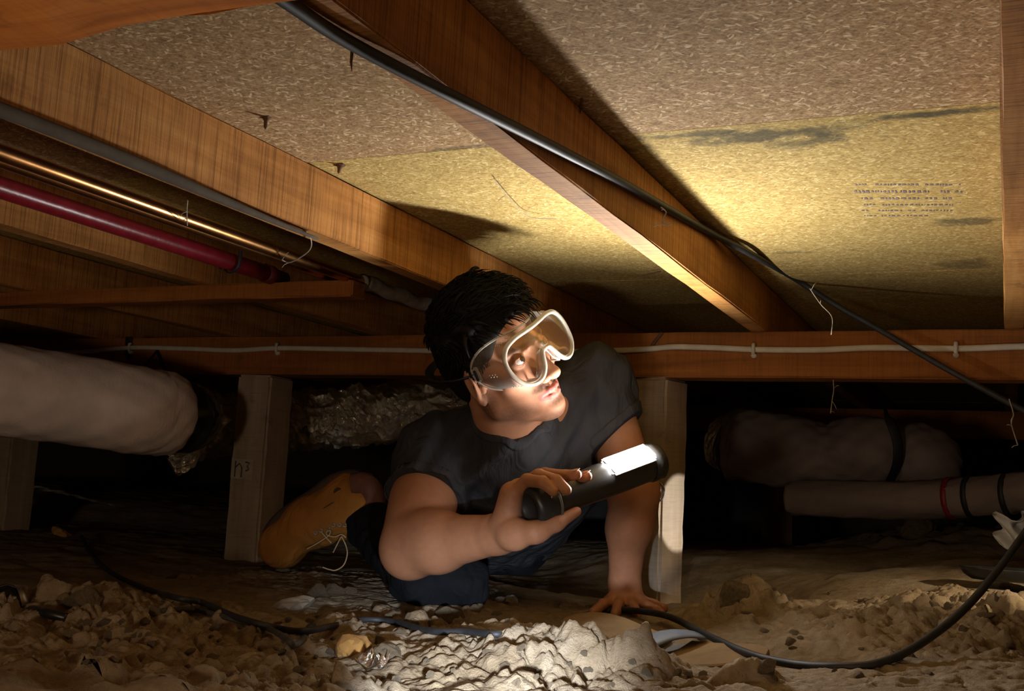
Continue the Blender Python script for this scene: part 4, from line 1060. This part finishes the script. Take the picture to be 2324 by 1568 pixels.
# nails on the right hand
NAILM = plain('nail', (.60, .36, .28), .3, nvar=.05, bstr=0)
for f_ in (fingers[2], fingers[3]):
    ax = f_[3] - f_[2]; ax /= np.linalg.norm(ax); up = tw * .75 + tv * .3; up = up - ax * (up @ ax); up /= np.linalg.norm(up)
    slab(f_[3] + up * .0078 + ax * .002, ax, np.cross(up, ax), up, .011, .009, .0012, 'fingernail', NAILM, man, .0005)

# eyes
EYEW = plain('eye_white', (.62, .56, .52), .15, nvar=.04, bstr=0); IRIS = plain('dark_iris', (.035, .018, .010), .1, nvar=.2, bstr=0)
gz = HN * .90 + HU * .15 + HR * .22; gz /= np.linalg.norm(gz)
for s in (-1, 1):
    c = H(s * .032, .0772, 0)
    V, Fc = lathe_geo(c, gz, [(-.0128 * math.cos(t), .0128 * math.sin(t)) for t in np.linspace(0, math.pi, 14)], 24)
    e = under(link_mesh('eye', V, Fc, EYEW, None, True), man)
    V, Fc = lathe_geo(c, gz, [(.0110, .0066), (.0124, .0060), (.0132, .0035), (.0134, .0001)], 20)
    i_ = link_mesh('iris', V, Fc, IRIS, None, True); i_.parent = e

# hair: a cap of tousled volume plus many tufts
HAIRM, nt, bs = new_mat('black_hair')
v = coords(nt, (1, 1, 1)); n = noise(nt, v, 240, 4, .6, 1.0)
L(nt, ramp(nt, n, [(.3, (.003, .0026, .0025)), (.7, (.008, .007, .0065))]), bs.inputs['Base Color']); bs.inputs['Roughness'].default_value = .62; bs.inputs['Specular IOR Level'].default_value = .15
S = Sdf(HO - .185, HO + .185, .0028)
S.ell(H(0, -.008, .046), (.0815, .092, .084), HM, 0)
S.ell(H(0, -.040, .010), (.078, .060, .076), HM, .02)
S.ell(H(-.004, .030, .098), (.056, .054, .036), HM, .02)
S.ell(H(.004, -.030, .098), (.055, .055, .034), HM, .02)
S.ell(H(0, -.062, -.030), (.056, .040, .05), HM, .02)
for s in (-1, 1): S.cap(H(s * .078, .022, .02), H(s * .0765, .012, -.022), .010, .006, .012)
for k in range(90):
    th, ph = random.uniform(0, 2 * math.pi), random.uniform(0, 1.4)
    d = np.array((math.sin(ph) * math.cos(th), math.sin(ph) * math.sin(th), math.cos(ph)))
    S.ell(H(d[0] * .078, -.008 + d[1] * .088, .047 + d[2] * .084), (.014, .014, .010), HM, .010)
S.ell(H(0, .105, -.010), (.095, .062, .080), HM, .012, True)                           # clear the face
for s in (-1, 1): S.ell(H(s * .095, .010, -.028), (.024, .028, .034), HM, .006, True)     # around the ears
hair_v = S.mesh()
V0 = hair_v[0]; P = toH(V0)
geos = [(list(V0), [tuple(f_) for f_ in hair_v[1]])]
hv = empty('hair_tmp'); bpy.data.objects.remove(hv)
pick = rng.choice(len(V0), 2600)
cen = H(0, -.012, .03)
TV, TF = [], []
for i in pick:
    p0 = V0[i]; l = P[i]
    nrm = p0 - cen; nrm /= np.linalg.norm(nrm)
    if (l[2] < -.02 and l[1] > -.02) or (l[1] > .050 and l[2] < .070): continue
    flow = HN * (.55 if l[2] > .05 else -.35) + HU * (.25 if l[2] > .08 else -.75) + HR * (.35 + rng.normal(0, .16)) + (R @ rng.normal(0, .12, 3))
    flow = flow - nrm * (flow @ nrm); flow /= np.linalg.norm(flow)
    ln = rng.uniform(.014, .030) * (1.15 if l[2] > .07 else .8) * (.55 if l[1] < -.03 else 1.0)
    up = .30 if l[2] > .07 else .14
    pp = [p0 - nrm * .004, p0 + nrm * ln * up * .6 + flow * ln * .35, p0 + nrm * ln * up * .8 + flow * ln * .75, p0 + nrm * ln * up * .55 + flow * ln * 1.1]
    v_, f_ = tube_geo(pp, [.0016, .0014, .0009, .0002], 4, caps=False)
    o_ = len(TV); TV += v_; TF += [tuple(a + o_ for a in q_) for q_ in f_]
for k in range(45):                       # longer loose locks on the crown
    i = pick[k * 20 % len(pick)]; p0 = V0[i]; l = P[i]
    if l[2] < .075 or l[1] < -.02: continue
    nrm = p0 - cen; nrm /= np.linalg.norm(nrm); flow = HN * rng.uniform(-.2, .9) + HR * rng.normal(.2, .6); flow = flow - nrm * (flow @ nrm); flow /= np.linalg.norm(flow); ln = rng.uniform(.025, .042)
    v_, f_ = tube_geo(spline([p0 - nrm * .006, p0 + nrm * ln * .25 + flow * ln * .35, p0 + nrm * ln * .38 + flow * ln * .75, p0 + nrm * ln * .22 + flow * ln * 1.1], 3), [.0048, .005, .0048, .0044, .004, .0036, .003, .0022, .0014, .0003], 5, caps=False)
    o_ = len(TV); TV += v_; TF += [tuple(a + o_ for a in q_) for q_ in f_]
geos.append((TV, TF))
hair = under(joined('hair', geos, HAIRM), man)

# ---- T-shirt
def folds(V, nrm): return V
S = Sdf(np.min([SR_, SL_, CH, PV, NECK, ER], 0) - .17, np.max([SR_, SL_, CH, PV, NECK, EL], 0) + .17, .0042)
US = SR_ * .30 + ER * .70; UL = SL_ * .38 + EL * .62
S.cap(SR_, US, .070, .068, .02); S.cap(SL_, UL, .065, .062, .02)
S.cap(SR_, NECK + (R @ np.array([-.02, .03, .03])), .066, .062, .04); S.cap(SL_, NECK + (R @ np.array([.02, .01, .04])), .066, .062, .04)
S.cap(W(1105, 1040, 2.07), W(1265, 1010, 2.10), .100, .095, .05)
S.cap(CH, PV, .115, .13, .06); S.cap(W(1090, 1110, 2.12), W(1080, 1160, 2.3), .10, .11, .05); S.cap(W(1250, 1080, 2.16), W(1180, 1150, 2.38), .10, .12, .05)
S.cap(NECK + (R @ np.array([0, .04, .02])), CH, .075, .10, .05)
S.cap(NECK + (R @ np.array([-.012, -.030, .012])), NECK + (R @ np.array([0, .02, 0])), .068, .086, .03)
# folds in the cloth
hang = R @ np.array([0.25, .95, 0.1])
def fold(x, y, z):
    c = R.T
    X = c[0][0] * x + c[0][1] * y + c[0][2] * z; Y = c[1][0] * x + c[1][1] * y + c[1][2] * z; Z = c[2][0] * x + c[2][1] * y + c[2][2] * z
    a = np.sin(95 * X + 30 * Y + 2.2 * np.sin(21 * Y + 14 * Z)) * .5 + np.sin(60 * X - 85 * Y + 2.0 * np.sin(24 * X + 9 * Z)) * .5
    b = np.sin(150 * X + 60 * Y + 40 * Z + 3 * np.sin(33 * Y))
    return -.0060 * a * np.clip(.6 + .7 * np.sin(9 * X + 13 * Y), 0, 1) - .0016 * b
S.add(fold)
# sleeve hems
def sub_hem(S, p, axis, rr):
    S.cap(p, p + axis * .20, rr, rr, 0, True)
ar = (ER - SR_) / np.linalg.norm(ER - SR_); al = (EL - SL_) / np.linalg.norm(EL - SL_)
def cut_disc(S, p, ax, rad):             # cut everything beyond a plane, within a radius
    ax = ax / np.linalg.norm(ax)
    sl, x, y, z = S.win(p - rad - .05, p + rad + .05, 0)
    t = (x - p[0]) * ax[0] + (y - p[1]) * ax[1] + (z - p[2]) * ax[2]
    rr = np.sqrt(np.maximum((x - p[0]) ** 2 + (y - p[1]) ** 2 + (z - p[2]) ** 2 - t * t, 0)) - rad
    d = np.maximum(-t, rr)
    S.put(sl, d.astype(np.float32), 0, True)
pre_h = S.a.copy()
hemR = SR_ * .52 + ER * .48; axR = ar + (R @ np.array([-.10, .0, 0])); cut_disc(S, hemR, axR, .088)
hemL = SL_ * .44 + EL * .56; axL = al + (R @ np.array([.55, -.05, 0])); cut_disc(S, hemL, axL, .090)
for hp, ax_ in ((hemR, axR), (hemL, axL)):
    ax_ = ax_ / np.linalg.norm(ax_); hs = S.clone(.5)
    sl_w, x, y, z = S.win(hp - .12, hp + .12, 0)
    t = (x - hp[0]) * ax_[0] + (y - hp[1]) * ax_[1] + (z - hp[2]) * ax_[2]
    rr = np.sqrt(np.maximum((x - hp[0]) ** 2 + (y - hp[1]) ** 2 + (z - hp[2]) ** 2 - t * t, 0)) - .092
    hs.a[sl_w] = np.maximum(np.maximum(np.abs(t + .009) - .0095, np.abs(pre_h[sl_w]) - .0032), rr)
    under(sdf_obj('sleeve_hem', [hs.mesh()], SHIRT), man)
pre = S.clone()
op = S.clone(.5)
op.cap(H(0, .0, -.05), NECK + (R @ np.array([.0, -.012, .0])), .058, .060, 0)
op.cap(W(1160, 955, 1.905), W(1176, 992, 1.895), .036, .010, .012)
S.a = np.maximum(S.a, -op.a)
under(sdf_obj('t_shirt', [S.mesh()], SHIRT), man)
col_ = S.clone(.5)
col_.a = np.maximum(np.abs(op.a - .007) - .0075, np.abs(pre.a - .001) - .0046)
under(sdf_obj('collar', [col_.mesh()], COLLAR), man)

# ---- jeans
KR, AR_ = W(975, 1315, 1.98), W(835, 1190, 2.34); KL, AL_ = W(1180, 1225, 2.36), W(1080, 1215, 2.7)
HR_, HL_ = PV + (R @ np.array([-.08, .02, 0])), PV + (R @ np.array([.08, 0, .02]))
zk = gh(KR[0], KR[1]); KR[2] = zk + .055; zk = gh(KL[0], KL[1]); KL[2] = max(zk + .06, KL[2])
S = Sdf(np.min([KR, KL, AR_, AL_, PV], 0) - .15, np.max([KR, KL, AR_, AL_, PV], 0) + .15, .005)
S.cap(PV, PV + (R @ np.array([0, .02, .05])), .13, .12, 0); S.cap(HR_, KR, .085, .068, .04); S.cap(HL_, KL, .085, .068, .04)
S.cap(KR, AR_, .064, .050, .02); S.cap(KL, AL_, .064, .050, .02); S.cap(KR, W(1045, 1322, 1.97), .060, .050, .03); S.cap(W(1045, 1322, 1.97), W(1062, 1345, 1.96), .040, .036, .02)
S.add(lambda x, y, z: -.004 * np.sin(70 * x + 50 * z + 2 * np.sin(30 * y)) - .0025 * np.sin(120 * z - 60 * x + 2 * np.sin(40 * y)))
under(sdf_obj('jeans', [S.mesh()], JEANS), man)

# ---- tan boot of the right foot
def boot():
    D = 2.36
    S = Sdf(np.min([W(590, 1300, D), W(880, 1040, D)], 0) - .14, np.max([W(590, 1300, D), W(880, 1040, D)], 0) + .14, .0034)
    S.cap(W(646, 1232, D - .01), W(700, 1185, D - .01), .044, .047, .02)
    S.ell(W(640, 1240, D - .005), (.05, .047, .046), None, .02)
    S.cap(W(700, 1182, D - .01), W(790, 1118, D), .045, .036, .03)
    S.cap(W(735, 1190, D - .01), W(800, 1165, D - .01), .044, .050, .03)
    S.cap(W(790, 1120, D), W(820, 1160, D), .040, .050, .03)
    S.plane(W(823, 1180, D), R @ np.array([.93, .30, 0]))
    S.cap(W(818, 1178, D - .01), W(900, 1205, D - .01), .045, .045, .004, True)
    return S
bt = boot()
under(sdf_obj('boot', [bt.mesh()], BOOT), man)
bo = [o for o in man.children if o.name.startswith('boot')][0]
def bp_(pts, r, name, mat, d=0.0, sides=8, **kw):
    o = tube(name, spline(pts, 8), r, mat, None, sides, **kw); o.parent = bo; o.matrix_parent_inverse = bo.matrix_world.inverted(); return under2(o)
def under2(o):
    o.parent = bo; o.matrix_parent_inverse = (Matrix.Translation(man.location)).inverted() @ Matrix.Translation(man.location)
    o.matrix_parent_inverse = Matrix.Identity(4)
    return o
D = 2.36
sole = bp_([W(612, 1275, D), W(602, 1232, D), W(622, 1188, D), W(660, 1154, D), (W(715, 1118, D)), W(752, 1090, D), W(790, 1078, D), W(815, 1080, D)], .0125, 'sole', SOLEB, sides=10)
bp_([W(798, 1100, D - .03), W(830, 1098, D - .03), W(848, 1122, D - .03), W(852, 1150, D - .03)], .024, 'padded_collar', BOOTC, sides=10)
# seam, logo-like oval patch, eyelets, laces
bp_([W(700, 1172, D - .052), W(740, 1150, D - .052), W(790, 1120, D - .046), W(815, 1112, D - .045)], .0012, 'seam', SOLEB, sides=5)
V, Fc = lathe_geo(W(768, 1117, D - .042), R @ np.array([0, 0, -1]), [(0, .0001), (0, .010), (.002, .010), (.003, .008), (.003, .0001)], 20)
V = [W(768, 1117, D - .042) + (v - W(768, 1117, D - .042)) * 1.0 for v in V]
under2(link_mesh('oval_patch', V, Fc, SOLEB, None, True))
ey = [(716, 1209), (728, 1204), (745, 1200), (757, 1192), (771, 1191), (783, 1192)]
for (a, b) in ey:
    c = W(a, b, D - .062); t1, t2 = R @ np.array([1, 0, 0]), R @ np.array([0, 1, 0])
    o = tube('eyelet', [c + t1 * math.cos(t) * .0036 + t2 * math.sin(t) * .0036 for t in np.linspace(0, 2 * math.pi, 12, endpoint=False)], .0011, STEEL, None, 6, closed=True); under2(o)
for pts in ([(696, 1246), (720, 1233), (745, 1216), (750, 1205), (742, 1206), (742, 1214), (760, 1218), (775, 1213), (785, 1220)], [(730, 1208), (742, 1222), (752, 1232)], [(774, 1218), (764, 1238), (756, 1254)], [(775, 1217), (785, 1238), (788, 1258), (780, 1282), (762, 1294), (746, 1292), (732, 1287)]):
    bp_([W(a, b, D - .066 - (.0 if b < 1240 else .012)) for a, b in pts], .0015, 'lace', LACE, sides=6)

# ================================================================== SAFETY GOGGLES
def clear_mat(name, tint, t, rough=.12, spec=.5):
    m = bpy.data.materials.new(name); m.use_nodes = True; nt = m.node_tree; bs = nt.nodes['Principled BSDF']; out = nt.nodes['Material Output']
    v = coords(nt); n = noise(nt, v, 120, 4)
    L(nt, ramp(nt, n, [(.3, tuple(x * .9 for x in tint)), (.7, tint)]), bs.inputs['Base Color']); bs.inputs['Roughness'].default_value = rough; bs.inputs['Specular IOR Level'].default_value = spec
    tr = N(nt, 'ShaderNodeBsdfTransparent'); mx = N(nt, 'ShaderNodeMixShader'); fr = N(nt, 'ShaderNodeFresnel'); fr.inputs[0].default_value = 1.45
    mr = N(nt, 'ShaderNodeMapRange'); mr.inputs[1].default_value = 0; mr.inputs[2].default_value = 1; mr.inputs[3].default_value = 1 - t; mr.inputs[4].default_value = 1.0
    L(nt, fr.outputs[0], mr.inputs[0]); L(nt, mr.outputs[0], mx.inputs[0]); L(nt, tr.outputs[0], mx.inputs[1]); L(nt, bs.outputs[0], mx.inputs[2]); L(nt, mx.outputs[0], out.inputs[0])
    return m
CLEARF = clear_mat('clear_goggle_frame', (.62, .58, .50), .48, .2); CLEARW = clear_mat('clear_goggle_skirt', (.50, .44, .38), .87, .15); LENS = clear_mat('clear_lens', (.6, .56, .5), .95, .03, .8)
m = bpy.data.materials.new('clear_lens_gloss'); m.use_nodes = True; nt = m.node_tree; out_n = nt.nodes['Material Output']
nt.nodes.remove(nt.nodes['Principled BSDF'])
tr = N(nt, 'ShaderNodeBsdfTransparent'); gl = N(nt, 'ShaderNodeBsdfGlossy'); gl.inputs['Roughness'].default_value = .04; mxs = N(nt, 'ShaderNodeMixShader'); fr = N(nt, 'ShaderNodeFresnel'); fr.inputs[0].default_value = 1.6
mr = N(nt, 'ShaderNodeMapRange'); mr.inputs[3].default_value = .15; mr.inputs[4].default_value = 1.0
wv = noise(nt, coords(nt), 60, 2); gl.inputs['Color'].default_value = (.95, .93, .88, 1); tr.inputs['Color'].default_value = (.93, .91, .88, 1)
bmp = N(nt, 'ShaderNodeBump'); bmp.inputs['Strength'].default_value = .06; bmp.inputs['Distance'].default_value = .002; L(nt, wv, bmp.inputs['Height']); L(nt, bmp.outputs[0], gl.inputs['Normal'])
L(nt, fr.outputs[0], mr.inputs[0]); L(nt, mr.outputs[0], mxs.inputs[0]); L(nt, tr.outputs[0], mxs.inputs[1]); L(nt, gl.outputs[0], mxs.inputs[2]); L(nt, mxs.outputs[0], out_n.inputs[0])
LENS = m
half = [(0, .040), (.020, .0405), (.045, .040), (.066, .033), (.078, .016), (.079, -.006), (.070, -.027), (.052, -.039), (.034, -.038), (.021, -.027), (.013, -.010), (.007, -.002)]
out2 = half + [(-a, b) for a, b in half[::-1] if a > 0]
out2 = spline([np.array((a, b, 0)) for a, b in out2], 6, closed=True)
GZ = .006
GX = -.004
def front(x, z, dy=0): return H(x + GX, .121 - 2.4 * x * x - .16 * z + dy - .10 * max(0, -z - .02), z + GZ)
def back(x, z):
    k = 1.10; xx, zz = x * k, z * 1.12
    if abs(x) < .03 and z < 0.0: return H(x * 1.15, .104 - 1.0 * x * x, z - .006 + GZ)
    return H(xx * .98, .094 - 9.0 * xx * xx, zz + GZ)
gog = empty('safety_goggles', H(0, .11, 0)); tag(gog, 'clear plastic safety goggles worn on the face', 'goggles')
FR = [front(p[0], p[1]) for p in out2]; BK = [back(p[0], p[1]) for p in out2]; n = len(FR)
under(tube('frame', FR, .0042, CLEARF, None, 10, closed=True), gog)
V = FR + [a * .5 + b * .5 for a, b in zip(FR, BK)] + BK; Fc = []
for j in range(2):
    for i in range(n): Fc.append((j * n + i, j * n + (i + 1) % n, (j + 1) * n + (i + 1) % n, (j + 1) * n + i))
under(link_mesh('skirt', V, Fc, CLEARW, None, True), gog)
under(tube('face_seal', BK, .0020, CLEARF, None, 8, closed=True), gog)
# lens: fan grid inside the outline
inn = [(p[0], p[1]) for p in out2]; V = []; Fc = []
cl = [(.040 * (1 if p[0] > .004 else -1 if p[0] < -.004 else 0), .004) if abs(p[0]) > .004 else (0, .02) for p in inn]
rings = 5
for j in range(rings + 1):
    t = j / rings
    for (p, c) in zip(inn, cl):
        V.append(front(p[0] * (1 - t) + c[0] * t * .9, p[1] * (1 - t) + (c[1] if abs(p[0]) > .004 else .018) * t, .0005))
for j in range(rings):
    for i in range(n): Fc.append((j * n + i, j * n + (i + 1) % n, (j + 1) * n + (i + 1) % n, (j + 1) * n + i))
LENSGRID = 22
V = []; Fc = []; idm = {}
def inside(x, z):
    c = False; m_ = len(inn)
    for i in range(m_):
        x1, z1 = inn[i]; x2, z2 = inn[i - 1]
        if (z1 > z) != (z2 > z) and x < (x2 - x1) * (z - z1) / (z2 - z1) + x1: c = not c
    return c
stp = .003
for ix in range(-28, 28):
    for iz in range(-15, 15):
        x, z = ix * stp, iz * stp
        if inside(x + stp / 2, z + stp / 2):
            q_ = []
            for dx, dz in ((0, 0), (1, 0), (1, 1), (0, 1)):
                key = (ix + dx, iz + dz)
                if key not in idm: idm[key] = len(V); V.append(front(key[0] * stp, key[1] * stp))
                q_.append(idm[key])
            Fc.append(tuple(q_))
under(link_mesh('lens', V, Fc, LENS, None, True), gog)
# perforated vents: rows of pin holes showing as light dots
DOT = plain('vent_dots', (.70, .62, .52), .4, bstr=0)
def vent(x0, x1, z0, rows, cols, t0, name='vent'):
    geos = []
    for r_i in range(rows):
        for c_i in range(cols):
            x = x0 + (x1 - x0) * c_i / (cols - 1); k = min(range(n), key=lambda i: (out2[i][0] - x) ** 2 + ((out2[i][1] - z0) ** 2))
            p_ = FR[k] * (1 - t0 - .08 * r_i) + BK[k] * (t0 + .08 * r_i) + (FR[k] - H(0, .09, 0)) / np.linalg.norm(FR[k] - H(0, .09, 0)) * .0008
            geos.append(lathe_geo(p_, FR[k] - H(0, .09, 0), [(-.0005, .0001), (0, .0009), (.0006, .0007), (.0007, .0001)], 6))
    under(joined(name, geos, DOT), gog)
vent(-.060, -.040, .04, 3, 7, .35); vent(.045, .066, .035, 3, 7, .3); vent(-.066, -.045, -.036, 3, 7, .35); vent(-.079, -.078, -.004, 3, 8, .4)
for s in (-1, 1):
    c = H(s * .083, .030, .000 + GZ)
    ax_ = HN * .9 - HR * s * .35; ax_ /= np.linalg.norm(ax_); az_ = HR * s; az_ = az_ - ax_ * (az_ @ ax_); az_ /= np.linalg.norm(az_)
    b_ = slab(c, ax_, np.cross(az_, ax_), az_, .012, .028, .006, 'buckle', CLEARF, gog, .002)
    slab(c + az_ * .002, ax_, np.cross(az_, ax_), az_, .005, .020, .006, 'buckle_slot', BLACKP, gog, .001)
sp_ = [H(-.083, .026, GZ), H(-.092, -.02, .004), H(-.088, -.07, .008), H(-.050, -.118, .01), H(0, -.130, .01), H(.050, -.118, .01), H(.088, -.07, .008), H(.092, -.02, .004), H(.083, .026, GZ)]
V, Fc = tube_geo(spline(sp_, 8), .008, 8, flat=.15); 
under(link_mesh('strap', V, Fc, STRAP, None, True), gog)
